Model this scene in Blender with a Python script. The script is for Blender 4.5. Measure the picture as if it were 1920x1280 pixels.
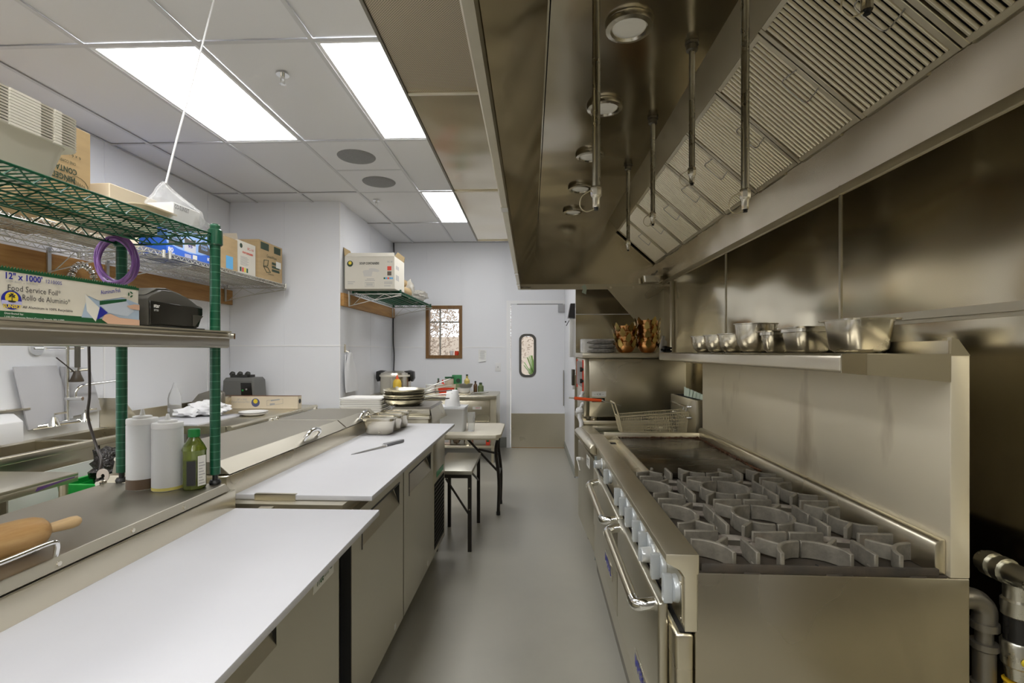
import bpy, bmesh, math, random
from mathutils import Vector, Matrix
random.seed(7)
for o in list(bpy.data.objects): bpy.data.objects.remove(o)
SC = bpy.context.scene
COL = SC.collection
R = math.radians
# ------------------------------------------------------------------ camera, world, exposure
FPX = 930.0
YAW = math.atan(35.0 / FPX)
CAMH = 1.41
cd = bpy.data.cameras.new('camera'); cam = bpy.data.objects.new('camera', cd); COL.objects.link(cam)
cd.sensor_width = 36.0; cd.lens = FPX / 1920 * 36.0
cd.shift_y = 19.0 / 1920
cd.clip_start = 0.02; cd.clip_end = 200
cam.location = (0, 0, CAMH); cam.rotation_euler = (R(90), 0, YAW)
SC.camera = cam
w = bpy.data.worlds.new('world'); SC.world = w; w.use_nodes = True
w.node_tree.nodes['Background'].inputs[0].default_value = (0.93, 0.96, 1.0, 1)
w.node_tree.nodes['Background'].inputs[1].default_value = 1.6
SC.view_settings.view_transform = 'Standard'
SC.view_settings.look = 'None'
SC.view_settings.exposure = 0.0
SC.view_settings.gamma = 1.0
SC.view_settings.use_curve_mapping = False
LAMP = 11.5            # radiance of the ceiling light diffusers

# ------------------------------------------------------------------ materials
MATS = {}
def _nodes(name):
    m = bpy.data.materials.new(name); m.use_nodes = True
    return m, m.node_tree.nodes, m.node_tree.links, m.node_tree.nodes['Principled BSDF']
def ramp(n, pts):
    r = n.new('ShaderNodeValToRGB'); e = r.color_ramp.elements
    while len(e) < len(pts): e.new(0.5)
    for k, (p, c) in enumerate(pts): e[k].position = p; e[k].color = (*c, 1)
    return r
def mat(name, col, rough=0.5, metal=0.0, noise=0.0, nscale=8.0, stretch=(1, 1, 1), bump=0.0, bscale=40.0, rvar=0.0,
        trans=0.0, alpha=1.0, emit=0.0, col2=None, coat=0.0, sss=0.0, ior=1.45, bdist=0.01):
    m, n, l, b = _nodes(name)
    b.inputs['Base Color'].default_value = (*col, 1)
    b.inputs['Roughness'].default_value = rough
    b.inputs['Metallic'].default_value = metal
    b.inputs['IOR'].default_value = ior
    if trans: b.inputs['Transmission Weight'].default_value = trans
    if alpha < 1: b.inputs['Alpha'].default_value = alpha
    if coat: b.inputs['Coat Weight'].default_value = coat
    if emit:
        b.inputs['Emission Color'].default_value = (*col, 1); b.inputs['Emission Strength'].default_value = emit
    tc = mp = None
    if noise or rvar or bump:
        tc = n.new('ShaderNodeTexCoord'); mp = n.new('ShaderNodeMapping'); mp.inputs['Scale'].default_value = stretch
        l.new(tc.outputs['Object'], mp.inputs['Vector'])
    if noise or rvar:
        nz = n.new('ShaderNodeTexNoise'); nz.inputs['Scale'].default_value = nscale; nz.inputs['Detail'].default_value = 5
        nz.inputs['Roughness'].default_value = 0.6
        l.new(mp.outputs[0], nz.inputs['Vector'])
        if noise:
            c2 = col2 if col2 else tuple(max(0, c * (1 - noise)) for c in col)
            rp = ramp(n, [(0.3, c2), (0.7, col)])
            l.new(nz.outputs['Fac'], rp.inputs[0]); l.new(rp.outputs[0], b.inputs['Base Color'])
        if rvar:
            mr = n.new('ShaderNodeMapRange'); mr.inputs['From Min'].default_value = 0.3; mr.inputs['From Max'].default_value = 0.7
            mr.inputs['To Min'].default_value = max(0.02, rough - rvar); mr.inputs['To Max'].default_value = rough + rvar
            l.new(nz.outputs['Fac'], mr.inputs[0]); l.new(mr.outputs[0], b.inputs['Roughness'])
    if bump:
        nb = n.new('ShaderNodeTexNoise'); nb.inputs['Scale'].default_value = bscale; nb.inputs['Detail'].default_value = 3
        l.new(mp.outputs[0], nb.inputs['Vector'])
        bp = n.new('ShaderNodeBump'); bp.inputs['Strength'].default_value = bump; bp.inputs['Distance'].default_value = bdist
        l.new(nb.outputs['Fac'], bp.inputs['Height']); l.new(bp.outputs[0], b.inputs['Normal'])
    MATS[name] = m
    return m
def steel(name, col=(0.72, 0.665, 0.53), rough=0.3, brush=(1, 1, 60), wave=0.0, wscale=2.0, rvar=0.06, smudge=0.10):
    """brushed sheet steel: fine stretched grain, smudges in the gloss, slow waviness of thin sheet"""
    m, n, l, b = _nodes(name)
    b.inputs['Metallic'].default_value = 1.0
    tc = n.new('ShaderNodeTexCoord')
    mp = n.new('ShaderNodeMapping'); mp.inputs['Scale'].default_value = brush
    l.new(tc.outputs['Object'], mp.inputs['Vector'])
    g = n.new('ShaderNodeTexNoise'); g.inputs['Scale'].default_value = 4; g.inputs['Detail'].default_value = 3
    l.new(mp.outputs[0], g.inputs['Vector'])
    s = n.new('ShaderNodeTexNoise'); s.inputs['Scale'].default_value = 2.6; s.inputs['Detail'].default_value = 2.0; s.inputs['Roughness'].default_value = 0.4
    l.new(tc.outputs['Object'], s.inputs['Vector'])
    mx = n.new('ShaderNodeMath'); mx.operation = 'ADD'
    m1 = n.new('ShaderNodeMath'); m1.operation = 'MULTIPLY'; m1.inputs[1].default_value = 0.0
    l.new(g.outputs['Fac'], m1.inputs[0]); l.new(m1.outputs[0], mx.inputs[0]); l.new(s.outputs['Fac'], mx.inputs[1])
    mr = n.new('ShaderNodeMapRange'); mr.inputs['From Min'].default_value = 0.15; mr.inputs['From Max'].default_value = 0.90
    mr.inputs['To Min'].default_value = max(0.06, rough - rvar); mr.inputs['To Max'].default_value = rough + rvar
    l.new(mx.outputs[0], mr.inputs[0]); l.new(mr.outputs[0], b.inputs['Roughness'])
    rp = ramp(n, [(0.15, tuple(c * (1 - smudge) for c in col)), (0.85, col)])
    l.new(s.outputs['Fac'], rp.inputs[0]); l.new(rp.outputs[0], b.inputs['Base Color'])
    if wave:
        wv = n.new('ShaderNodeTexNoise'); wv.inputs['Scale'].default_value = wscale; wv.inputs['Detail'].default_value = 1
        l.new(tc.outputs['Object'], wv.inputs['Vector'])
        b2 = n.new('ShaderNodeBump'); b2.inputs['Strength'].default_value = wave; b2.inputs['Distance'].default_value = 0.05
        l.new(wv.outputs['Fac'], b2.inputs['Height']); l.new(b2.outputs[0], b.inputs['Normal'])
    MATS[name] = m
    return m

SH = steel('steel_h', brush=(1, 1, 60))                      # grain runs level
SV = steel('steel_v', brush=(60, 60, 1))                     # grain runs upright
SFR = steel('steel_fridge', col=(0.66, 0.62, 0.51), rough=0.34, brush=(50, 50, 1), smudge=0.1)
STOP = steel('steel_top', col=(0.66, 0.62, 0.51), rough=0.33, brush=(60, 1, 1), rvar=0.07)
SWALL = steel('steel_wall', col=(0.84, 0.77, 0.59), rough=0.15, brush=(60, 60, 1), wave=0.5, wscale=1.5, rvar=0.04, smudge=0.22)
SHOOD = steel('steel_hood', col=(0.72, 0.65, 0.505), rough=0.19, brush=(60, 60, 1), wave=0.45, wscale=1.8, rvar=0.06, smudge=0.2)
SLIP = steel('steel_lip', col=(0.80, 0.74, 0.59), rough=0.38, brush=(60, 1, 60))
SFIL = steel('steel_filter', col=(0.95, 0.88, 0.70), rough=0.32, brush=(1, 40, 1), rvar=0.06, smudge=0.15)
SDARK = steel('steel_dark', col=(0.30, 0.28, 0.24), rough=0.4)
CHROME = mat('chrome', (0.85, 0.85, 0.83), 0.08, 1.0)
CHROMEW = mat('chrome_wire', (0.60, 0.59, 0.545), 0.42, 1.0)
PANS = mat('pan_steel', (0.72, 0.68, 0.58), 0.22, 1.0, rvar=0.08, nscale=6)
ALU = mat('aluminium', (0.66, 0.62, 0.50), 0.32, 1.0, rvar=0.1, nscale=9)
IRON = mat('cast_iron', (0.27, 0.245, 0.195), 0.62, 0.35, noise=0.55, nscale=16, bump=0.25, bscale=120, bdist=0.004)
RUST = mat('rusty_tray', (0.085, 0.065, 0.045), 0.7, 0.2, noise=0.7, nscale=9, col2=(0.045, 0.04, 0.033), bump=0.2, bscale=60, bdist=0.004)
BURN = mat('burner_iron', (0.29, 0.265, 0.225), 0.75, 0.2, noise=0.6, nscale=25, col2=(0.13, 0.10, 0.08))
GRID = mat('griddle_plate', (0.085, 0.07, 0.045), 0.24, 0.5, noise=0.6, nscale=3.5, col2=(0.02, 0.016, 0.012), rvar=0.1, stretch=(1, 3, 1))
GREASE = mat('burnt_grease', (0.12, 0.045, 0.015), 0.55, 0, noise=0.6, nscale=30, bump=0.6, bscale=80, bdist=0.006)
WALLW = mat('white_wall_panel', (0.84, 0.85, 0.885), 0.38, 0, bump=0.02, bscale=60, bdist=0.003)
WALLP = mat('white_paint', (0.84, 0.85, 0.885), 0.55)
TRIMW = mat('white_trim', (0.90, 0.90, 0.91), 0.4)
TILEM = mat('ceiling_tile', (0.80, 0.80, 0.81), 0.85, 0, bump=0.05, bscale=200, bdist=0.002)
TBAR = mat('ceiling_bar', (0.66, 0.66, 0.67), 0.5)
FLOORM = mat('floor_epoxy', (0.37, 0.355, 0.30), 0.34, 0, noise=0.12, nscale=2.0, rvar=0.05)
BASEM = mat('base_cove', (0.33, 0.34, 0.31), 0.5)
BOARD = mat('cutting_board_white', (0.55, 0.55, 0.575), 0.45, 0, noise=0.05, nscale=3, bump=0.03, bscale=90, bdist=0.002)
BLACK = mat('black_plastic', (0.02, 0.02, 0.02), 0.4)
BLACKG = mat('black_gloss', (0.015, 0.014, 0.012), 0.12)
DARKG = mat('dark_grey_plastic', (0.075, 0.07, 0.06), 0.42)
DARKHOLE = mat('dark_recess', (0.012, 0.011, 0.01), 0.8)
GREEN = mat('green_enamel', (0.006, 0.085, 0.04), 0.3, 0, coat=0.4)
GREENL = mat('green_ring', (0.07, 0.21, 0.13), 0.35)
CARD = mat('cardboard', (0.50, 0.36, 0.19), 0.8, 0, noise=0.12, nscale=5, stretch=(1, 1, 6))
CARDI = mat('cardboard_inside', (0.42, 0.31, 0.16), 0.85)
CARDW = mat('white_cardboard', (0.72, 0.68, 0.59), 0.6, 0, noise=0.05, nscale=4)
CARDC = mat('cream_cardboard', (0.74, 0.64, 0.48), 0.65, 0, noise=0.06, nscale=4)
FOAM = mat('foam', (0.72, 0.69, 0.60), 0.7)
WOODB = mat('board_pine', (0.50, 0.28, 0.09), 0.5, 0, noise=0.45, nscale=3, stretch=(12, 0.8, 12), col2=(0.32, 0.15, 0.04))
WOODP = mat('pin_wood', (0.62, 0.40, 0.18), 0.45, 0, noise=0.35, nscale=4, stretch=(14, 2.2, 14), col2=(0.42, 0.23, 0.08))
WOODF = mat('window_wood', (0.24, 0.12, 0.035), 0.45, 0, noise=0.3, nscale=5, stretch=(8, 8, 1))
WHITEP = mat('white_plastic', (0.82, 0.82, 0.82), 0.4)
WHITEC = mat('white_ceramic', (0.84, 0.83, 0.80), 0.2, coat=0.3)
CLOTH = mat('white_cloth', (0.82, 0.82, 0.83), 0.9, 0, bump=0.2, bscale=60, bdist=0.004)
GREYC = mat('grey_cloth', (0.36, 0.34, 0.31), 0.95, 0, noise=0.5, nscale=60, bump=0.3, bscale=100, bdist=0.004)
KNOBG = mat('grey_knob', (0.50, 0.53, 0.54), 0.3, 0.25, coat=0.3)
COPPER = mat('copper', (0.86, 0.46, 0.19), 0.22, 1.0, bump=0.3, bscale=130, bdist=0.004)
BRASS = mat('brass', (0.62, 0.46, 0.17), 0.25, 1.0)
BRASSW = mat('brass_wire', (0.74, 0.66, 0.46), 0.4, 0.55)
RED = mat('red_plastic', (0.72, 0.05, 0.015), 0.35)
REDP = mat('red_print', (0.70, 0.06, 0.03), 0.5)
ORANGE = mat('orange_plastic', (0.80, 0.10, 0.02), 0.35)
PURPLE = mat('purple_cable', (0.22, 0.10, 0.33), 0.35)
CORDB = mat('dark_cord', (0.05, 0.04, 0.035), 0.35)
CORDW = mat('white_cord', (0.78, 0.78, 0.78), 0.4)
BINGREEN = mat('green_bin', (0.01, 0.36, 0.05), 0.35)
BAGB = mat('black_bag', (0.02, 0.017, 0.015), 0.18, 0, bump=0.8, bscale=35, bdist=0.03)
YELLOW = mat('yellow_plastic', (0.80, 0.50, 0.02), 0.4)
YELB = mat('yellow_bottle', (0.78, 0.52, 0.06), 0.4)
INKB = mat('ink_black', (0.03, 0.03, 0.03), 0.6)
INKBL = mat('ink_blue', (0.02, 0.025, 0.30), 0.5)
INKG = mat('ink_green', (0.01, 0.09, 0.03), 0.5)
INKY = mat('ink_yellow', (0.80, 0.62, 0.05), 0.5)
INKGR = mat('ink_grey', (0.42, 0.41, 0.40), 0.6)
INKDK = mat('ink_dark_green', (0.035, 0.06, 0.035), 0.6)
INKW = mat('ink_white', (0.85, 0.85, 0.84), 0.5)
INKLB = mat('ink_light_blue', (0.12, 0.42, 0.75), 0.5)
BOXBL = mat('box_blue', (0.03, 0.13, 0.62), 0.4)
BOXSK = mat('box_sky', (0.30, 0.48, 0.85), 0.4)
SKIN = mat('printed_skin', (0.66, 0.42, 0.30), 0.6)
PAPER = mat('paper', (0.82, 0.82, 0.80), 0.8)
PAPERG = mat('green_paper', (0.62, 0.72, 0.60), 0.8)
LABELW = mat('sticker', (0.76, 0.75, 0.70), 0.5)
TABLET = mat('laminate', (0.66, 0.61, 0.50), 0.4, 0, noise=0.06, nscale=3)
LEGB = mat('dark_metal_leg', (0.045, 0.04, 0.035), 0.35, 0.6)
PIPE = mat('galvanised_pipe', (0.60, 0.58, 0.50), 0.3, 1.0, rvar=0.1, nscale=12)
PIPEB = mat('black_iron_pipe', (0.24, 0.22, 0.18), 0.4, 0.8, rvar=0.1, nscale=20)
LENS = mat('lamp_lens', (0.80, 0.76, 0.64), 0.25, coat=0.5, emit=0.12)
DIFF = mat('light_diffuser', (1.0, 1.0, 1.0), 0.5, emit=LAMP)
GLASS = mat('clear_glass', (1, 1, 1), 0.02, 0, trans=1.0, ior=1.1)
GLASSB = mat('bottle_green_glass', (0.20, 0.26, 0.03), 0.08, 0, trans=0.55, coat=0.5)
OILDK = mat('dark_oil', (0.03, 0.035, 0.008), 0.15)
MILKY = mat('milky_plastic', (0.82, 0.83, 0.84), 0.35, 0, trans=0.25)
SAUCE = mat('brown_sauce', (0.10, 0.065, 0.04), 0.35)
SAUCEY = mat('yellow_sauce', (0.60, 0.52, 0.14), 0.35)
CLEARP = mat('clear_plastic', (0.92, 0.93, 0.93), 0.12, 0, trans=0.85, ior=1.15)
BAGP = mat('bag_film', (0.92, 0.93, 0.94), 0.2, 0, alpha=0.24, bump=0.6, bscale=40, bdist=0.01)
FILMP = mat('film_wrap', (0.72, 0.68, 0.58), 0.2, 0, alpha=0.55, bump=0.5, bscale=50, bdist=0.01)
LEAF = mat('leaf', (0.13, 0.17, 0.07), 0.6, noise=0.5, nscale=3)
BARK = mat('bark', (0.36, 0.30, 0.24), 0.8, noise=0.3, nscale=4)
BRICKM = mat('pale_facade', (0.70, 0.60, 0.50), 0.8, noise=0.15, nscale=2)
GROUND = mat('paving', (0.55, 0.50, 0.42), 0.9, noise=0.1, nscale=2)
PUREG = mat('window_dark_glass', (0.18, 0.24, 0.26), 0.1)

def perf_mat():
    m, n, l, b = _nodes('perforated_steel')
    b.inputs['Metallic'].default_value = 1.0; b.inputs['Roughness'].default_value = 0.36
    tc = n.new('ShaderNodeTexCoord'); mp = n.new('ShaderNodeMapping'); mp.inputs['Scale'].default_value = (150, 150, 1)
    mp.inputs['Rotation'].default_value = (0, 0, R(45))
    l.new(tc.outputs['Object'], mp.inputs['Vector'])
    fr = n.new('ShaderNodeVectorMath'); fr.operation = 'FRACTION'; l.new(mp.outputs[0], fr.inputs[0])
    sb = n.new('ShaderNodeVectorMath'); sb.operation = 'SUBTRACT'; sb.inputs[1].default_value = (0.5, 0.5, 0); l.new(fr.outputs[0], sb.inputs[0])
    ml = n.new('ShaderNodeVectorMath'); ml.operation = 'MULTIPLY'; ml.inputs[1].default_value = (1, 1, 0); l.new(sb.outputs[0], ml.inputs[0])
    ln = n.new('ShaderNodeVectorMath'); ln.operation = 'LENGTH'; l.new(ml.outputs[0], ln.inputs[0])
    rp = ramp(n, [(0.26, (0.10, 0.085, 0.06)), (0.32, (0.60, 0.53, 0.40))]); l.new(ln.outputs['Value'], rp.inputs[0])
    l.new(rp.outputs[0], b.inputs['Base Color'])
    MATS['perforated_steel'] = m
    return m
PERF = perf_mat()
def stained_steel():
    """backguard sheet with brown heat stains at fixed spots"""
    m = steel('steel_backguard', col=(0.93, 0.855, 0.67), rough=0.46, brush=(60, 1, 60), wave=0.12, wscale=2.5, rvar=0.08, smudge=0.12)
    n, l = m.node_tree.nodes, m.node_tree.links; b = n['Principled BSDF']
    b.inputs['Metallic'].default_value = 0.72
    src = b.inputs['Base Color'].links[0].from_socket
    tc = n.new('ShaderNodeTexCoord'); mp = n.new('ShaderNodeMapping'); mp.inputs['Scale'].default_value = (1, 2.6, 0.9); mp.inputs['Location'].default_value = (0, 0.55, 0.3)
    l.new(tc.outputs['Object'], mp.inputs['Vector'])
    nz = n.new('ShaderNodeTexNoise'); nz.inputs['Scale'].default_value = 1.9; nz.inputs['Detail'].default_value = 4; l.new(mp.outputs[0], nz.inputs['Vector'])
    rp = ramp(n, [(0.60, (0, 0, 0)), (0.80, (.8, .8, .8))]); l.new(nz.outputs['Fac'], rp.inputs[0])
    mx = n.new('ShaderNodeMixRGB'); mx.inputs['Color2'].default_value = (0.34, 0.25, 0.14, 1)
    l.new(rp.outputs[0], mx.inputs['Fac']); l.new(src, mx.inputs['Color1']); l.new(mx.outputs[0], b.inputs['Base Color'])
    return m
SBACK = stained_steel()

# ------------------------------------------------------------------ mesh helpers
WM = {}
def world_of(o): return WM.get(o.name, Matrix.Identity(4)) if o else Matrix.Identity(4)
def V(*a): return Vector(a)
class MB:
    def __init__(s): s.v = []; s.f = []; s.m = []
    def add(s, vs, fs, m=0):
        k = len(s.v); s.v += [tuple(p) for p in vs]
        for q in fs: s.f.append([k + i for i in q]); s.m.append(m)
        return s
    def box(s, x0, x1, y0, y1, z0, z1, m=0):
        vs = [(x, y, z) for x in (x0, x1) for y in (y0, y1) for z in (z0, z1)]
        return s.add(vs, [(0, 1, 3, 2), (4, 6, 7, 5), (0, 4, 5, 1), (2, 3, 7, 6), (0, 2, 6, 4), (1, 5, 7, 3)], m)
    def prism(s, poly, axis, a0, a1, m=0):
        """poly: (x,z) for axis y, (y,z) for axis x, (x,y) for axis z"""
        def P(u, w, a): return (u, a, w) if axis == 'y' else ((a, u, w) if axis == 'x' else (u, w, a))
        n = len(poly)
        vs = [P(u, w, a0) for u, w in poly] + [P(u, w, a1) for u, w in poly]
        fs = [tuple(range(n)), tuple(range(2 * n - 1, n - 1, -1))] + [(i, (i + 1) % n, n + (i + 1) % n, n + i) for i in range(n)]
        return s.add(vs, fs, m)
    def ring(s, c, ax, r, n, ph=0):
        ax = Vector(ax).normalized(); u = ax.orthogonal().normalized()
        if abs(ax.z) > 0.999: u = Vector((1, 0, 0))
        w = ax.cross(u)
        return [Vector(c) + r * (math.cos(2 * math.pi * i / n + ph) * u + math.sin(2 * math.pi * i / n + ph) * w) for i in range(n)]
    def loft(s, loops, m=0, cap0=True, cap1=True, closed=False):
        n = len(loops[0]); k0 = []
        vs = [p for lp in loops for p in lp]; fs = []
        L = len(loops)
        for a in range(L if closed else L - 1):
            b = (a + 1) % L
            for i in range(n): j = (i + 1) % n; fs.append((a * n + i, a * n + j, b * n + j, b * n + i))
        if not closed:
            if cap0: fs.append(tuple(range(n - 1, -1, -1)))
            if cap1: fs.append(tuple((L - 1) * n + i for i in range(n)))
        return s.add(vs, fs, m)
    def cyl(s, p0, p1, r0, r1=None, n=14, m=0):
        r1 = r0 if r1 is None else r1
        ax = Vector(p1) - Vector(p0)
        return s.loft([s.ring(p0, ax, r0, n), s.ring(p1, ax, r1, n)], m)
    def tube(s, pts, r, n=8, m=0, closed=False):
        pts = [Vector(p) for p in pts]; L = len(pts); loops = []
        u = None
        for i in range(L):
            a = pts[(i - 1) % L] if (closed or i > 0) else pts[i]
            b = pts[(i + 1) % L] if (closed or i < L - 1) else pts[i]
            t = (b - a).normalized()
            if u is None: u = t.orthogonal().normalized()
            u = (u - t * u.dot(t)).normalized(); w = t.cross(u)
            rr = r[i] if isinstance(r, (list, tuple)) else r
            loops.append([pts[i] + rr * (math.cos(2 * math.pi * k / n) * u + math.sin(2 * math.pi * k / n) * w) for k in range(n)])
        return s.loft(loops, m, closed=closed)
    def lathe(s, prof, c=(0, 0, 0), n=24, m=0, ms=None, cap=True, ph=0):
        """prof (r,z) from bottom to top; ms gives a material per band"""
        k = len(s.v); L = len(prof)
        for r, z in prof:
            for i in range(n):
                a = 2 * math.pi * i / n + ph
                s.v.append((c[0] + r * math.cos(a), c[1] + r * math.sin(a), c[2] + z))
        for a in range(L - 1):
            for i in range(n):
                j = (i + 1) % n
                s.f.append([k + a * n + i, k + a * n + j, k + (a + 1) * n + j, k + (a + 1) * n + i]); s.m.append(ms[a] if ms else m)
        if cap:
            if prof[0][0] > 1e-5: s.f.append([k + i for i in range(n - 1, -1, -1)]); s.m.append(ms[0] if ms else m)
            if prof[-1][0] > 1e-5: s.f.append([k + (L - 1) * n + i for i in range(n)]); s.m.append(ms[-1] if ms else m)
        return s
    def rrect(s, cx, cy, hx, hy, r, z, n=4):
        r = min(r, hx * 0.99, hy * 0.99); out = []
        for sx, sy, a0 in ((1, 1, 0), (-1, 1, 90), (-1, -1, 180), (1, -1, 270)):
            for k in range(n + 1):
                a = R(a0 + 90 * k / n)
                out.append(Vector((cx + sx * (hx - r) + r * math.cos(a), cy + sy * (hy - r) + r * math.sin(a), z)))
        return out
    def obox(s, p0, p1, wd, z0, z1, m=0):
        a, b = Vector((p0[0], p0[1], 0)), Vector((p1[0], p1[1], 0)); d = (b - a).normalized(); q = Vector((-d.y, d.x, 0)) * wd / 2
        c = [a + q, a - q, b - q, b + q]
        return s.add([(p.x, p.y, z) for z in (z0, z1) for p in c], [(3, 2, 1, 0), (4, 5, 6, 7), (0, 1, 5, 4), (1, 2, 6, 5), (2, 3, 7, 6), (3, 0, 4, 7)], m)
    def ribbon(s, pts, wd, z0, z1, m=0):
        L = len(pts); loops = []
        for i in range(L):
            a = Vector((*pts[max(0, i - 1)], 0)); b = Vector((*pts[min(L - 1, i + 1)], 0)); d = (b - a).normalized(); q = Vector((-d.y, d.x, 0)) * wd / 2
            p = Vector((*pts[i], 0))
            loops.append([p + q + Vector((0, 0, z0)), p - q + Vector((0, 0, z0)), p - q + Vector((0, 0, z1)), p + q + Vector((0, 0, z1))])
        return s.loft(loops, m)
    def quad(s, o, xd, yd, wd, h, m=0):
        o, xd, yd = Vector(o), Vector(xd).normalized(), Vector(yd).normalized()
        return s.add([o, o + xd * wd, o + xd * wd + yd * h, o + yd * h], [(0, 1, 2, 3)], m)
    def disc(s, c, xd, yd, r, m=0, n=24, sy=1.0):
        c, xd, yd = Vector(c), Vector(xd).normalized(), Vector(yd).normalized()
        return s.add([c + r * math.cos(2 * math.pi * i / n) * xd + r * sy * math.sin(2 * math.pi * i / n) * yd for i in range(n)], [tuple(range(n))], m)
    def poly(s, o, xd, yd, pts, m=0):
        o, xd, yd = Vector(o), Vector(xd).normalized(), Vector(yd).normalized()
        return s.add([o + xd * a + yd * b for a, b in pts], [tuple(range(len(pts)))], m)
    def blob(s, c, rx, ry, rz, amp=0.15, seed=0, n=3, m=0, flat=None):
        bm = bmesh.new(); bmesh.ops.create_icosphere(bm, subdivisions=n, radius=1.0)
        rnd = random.Random(seed); ph = [rnd.uniform(0, 6.28) for _ in range(9)]
        idx = {}
        vs = []
        for i, v in enumerate(bm.verts):
            p = v.co.normalized()
            d = 1 + amp * (math.sin(5 * p.x + ph[0]) * math.sin(4 * p.y + ph[1]) + 0.6 * math.sin(9 * p.z + ph[2]) * math.sin(8 * p.x + ph[3]) + 0.5 * math.sin(14 * p.y + ph[4]) * math.sin(13 * p.z + ph[5]))
            z = p.z * d
            if flat is not None: z = max(z, flat)
            vs.append((c[0] + rx * p.x * d, c[1] + ry * p.y * d, c[2] + rz * z)); idx[v] = i
        fs = [tuple(idx[v] for v in f.verts) for f in bm.faces]
        bm.free()
        return s.add(vs, fs, m)
    def mesh(s, name, mats, bevel=0.0, seg=2, inv=None, fix=True, ang=38):
        me = bpy.data.meshes.new(name)
        vs = s.v if inv is None else [inv @ Vector(p) for p in s.v]
        me.from_pydata([tuple(p) for p in vs], [], s.f)
        for mt in mats: me.materials.append(mt)
        for p, k in zip(me.polygons, s.m): p.material_index = k
        if bevel or fix:
            bm = bmesh.new(); bm.from_mesh(me)
            if fix: bmesh.ops.recalc_face_normals(bm, faces=bm.faces)
            if bevel:
                ed = [e for e in bm.edges if len(e.link_faces) == 2 and e.calc_face_angle(0) > R(40)]
                bmesh.ops.bevel(bm, geom=ed, offset=bevel, segments=seg, affect='EDGES', profile=0.5, clamp_overlap=True)
            bm.to_mesh(me); bm.free()
        me.polygons.foreach_set('use_smooth', [True] * len(me.polygons))
        me.set_sharp_from_angle(angle=R(ang))
        return me
    def build(s, name, mats, parent=None, label=None, cat=None, group=None, bevel=0.0, seg=2, local=False, kind=None, fix=True, ang=38):
        if not isinstance(mats, (list, tuple)): mats = [mats]
        o = bpy.data.objects.new(name, None) if False else None
        if parent is None:
            xs = [p[0] for p in s.v]; ys = [p[1] for p in s.v]; zs = [p[2] for p in s.v]
            loc = Vector(((min(xs) + max(xs)) / 2, (min(ys) + max(ys)) / 2, min(zs)))
            Wm = Matrix.Translation(loc)
        else: Wm = world_of(parent)
        me = s.mesh(name, mats, bevel, seg, None if (local and parent is not None) else Wm.inverted(), fix, ang)
        o = bpy.data.objects.new(name, me); COL.objects.link(o)
        if parent is not None: o.parent = parent
        else: o.location = loc
        WM[o.name] = Wm
        tag(o, label, cat, group, kind)
        return o
def tag(o, label=None, cat=None, group=None, kind=None):
    if label: o['label'] = label
    if cat: o['category'] = cat
    if group: o['group'] = group
    if kind: o['kind'] = kind
    return o
def thing(name, label, cat, loc=(0, 0, 0), rz=0.0, group=None):
    o = bpy.data.objects.new(name, None); o.empty_display_size = 0.1; COL.objects.link(o)
    o.location = loc; o.rotation_euler = (0, 0, rz)
    WM[o.name] = Matrix.Translation(Vector(loc)) @ Matrix.Rotation(rz, 4, 'Z')
    return tag(o, label, cat, group)
KIDS = {}
def dup(root, loc, rz=0.0, label=None, group=None, scale=None):
    r = root.copy(); COL.objects.link(r); r.location = loc; r.rotation_euler = (0, 0, rz)
    if scale: r.scale = scale
    if label: r['label'] = label
    if group: r['group'] = group
    for ch in [o for o in bpy.data.objects if o.parent == root]:
        c = ch.copy(); COL.objects.link(c); c.parent = r
        for g in [o for o in bpy.data.objects if o.parent == ch]:
            d = g.copy(); COL.objects.link(d); d.parent = c
    return r
TXT = {}
def text(s, parent, o, xd, yd, wd, h, m, name='lettering', lift=0.0012, local=False, bold=0.0):
    """flat lettering fitted to a wd x h rectangle on a face"""
    key = (s, bold)
    if key not in TXT:
        cu = bpy.data.curves.new('lettering', 'FONT'); cu.body = s; cu.size = 1; cu.resolution_u = 2; cu.offset = bold
        ob = bpy.data.objects.new('lettering', cu)
        me = bpy.data.meshes.new_from_object(ob)
        TXT[key] = ([v.co.copy() for v in me.vertices], [tuple(p.vertices) for p in me.polygons])
        bpy.data.objects.remove(ob); bpy.data.curves.remove(cu); bpy.data.meshes.remove(me)
    vs, fs = TXT[key]
    x0 = min(v.x for v in vs); x1 = max(v.x for v in vs); y0 = min(v.y for v in vs); y1 = max(v.y for v in vs)
    o, xd, yd = Vector(o), Vector(xd).normalized(), Vector(yd).normalized(); nrm = xd.cross(yd)
    mb = MB()
    mb.add([o + xd * ((v.x - x0) / (x1 - x0) * wd) + yd * ((v.y - y0) / max(1e-6, y1 - y0) * h) + nrm * lift for v in vs], fs)
    return mb.build(name, m, parent, local=local, fix=False)
def decal(mb_fn, parent, name, mats, local=False, label=None):
    mb = MB(); mb_fn(mb)
    return mb.build(name, mats, parent, local=local, fix=False, label=label)
def arc(c, r, a0, a1, n): return [(c[0] + r * math.cos(R(a0 + (a1 - a0) * k / n)), c[1] + r * math.sin(R(a0 + (a1 - a0) * k / n))) for k in range(n + 1)]
def smooth_path(pts, n=6):
    """Catmull-Rom through pts"""
    P = [Vector(p) for p in pts]; P = [2 * P[0] - P[1]] + P + [2 * P[-1] - P[-2]]; out = []
    for i in range(1, len(P) - 2):
        for k in range(n):
            t = k / n; a, b, c, d = P[i - 1], P[i], P[i + 1], P[i + 2]
            out.append(0.5 * ((2 * b) + (c - a) * t + (2 * a - 5 * b + 4 * c - d) * t * t + (3 * b - a - 3 * c + d) * t ** 3))
    out.append(P[-2]); return out
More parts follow.
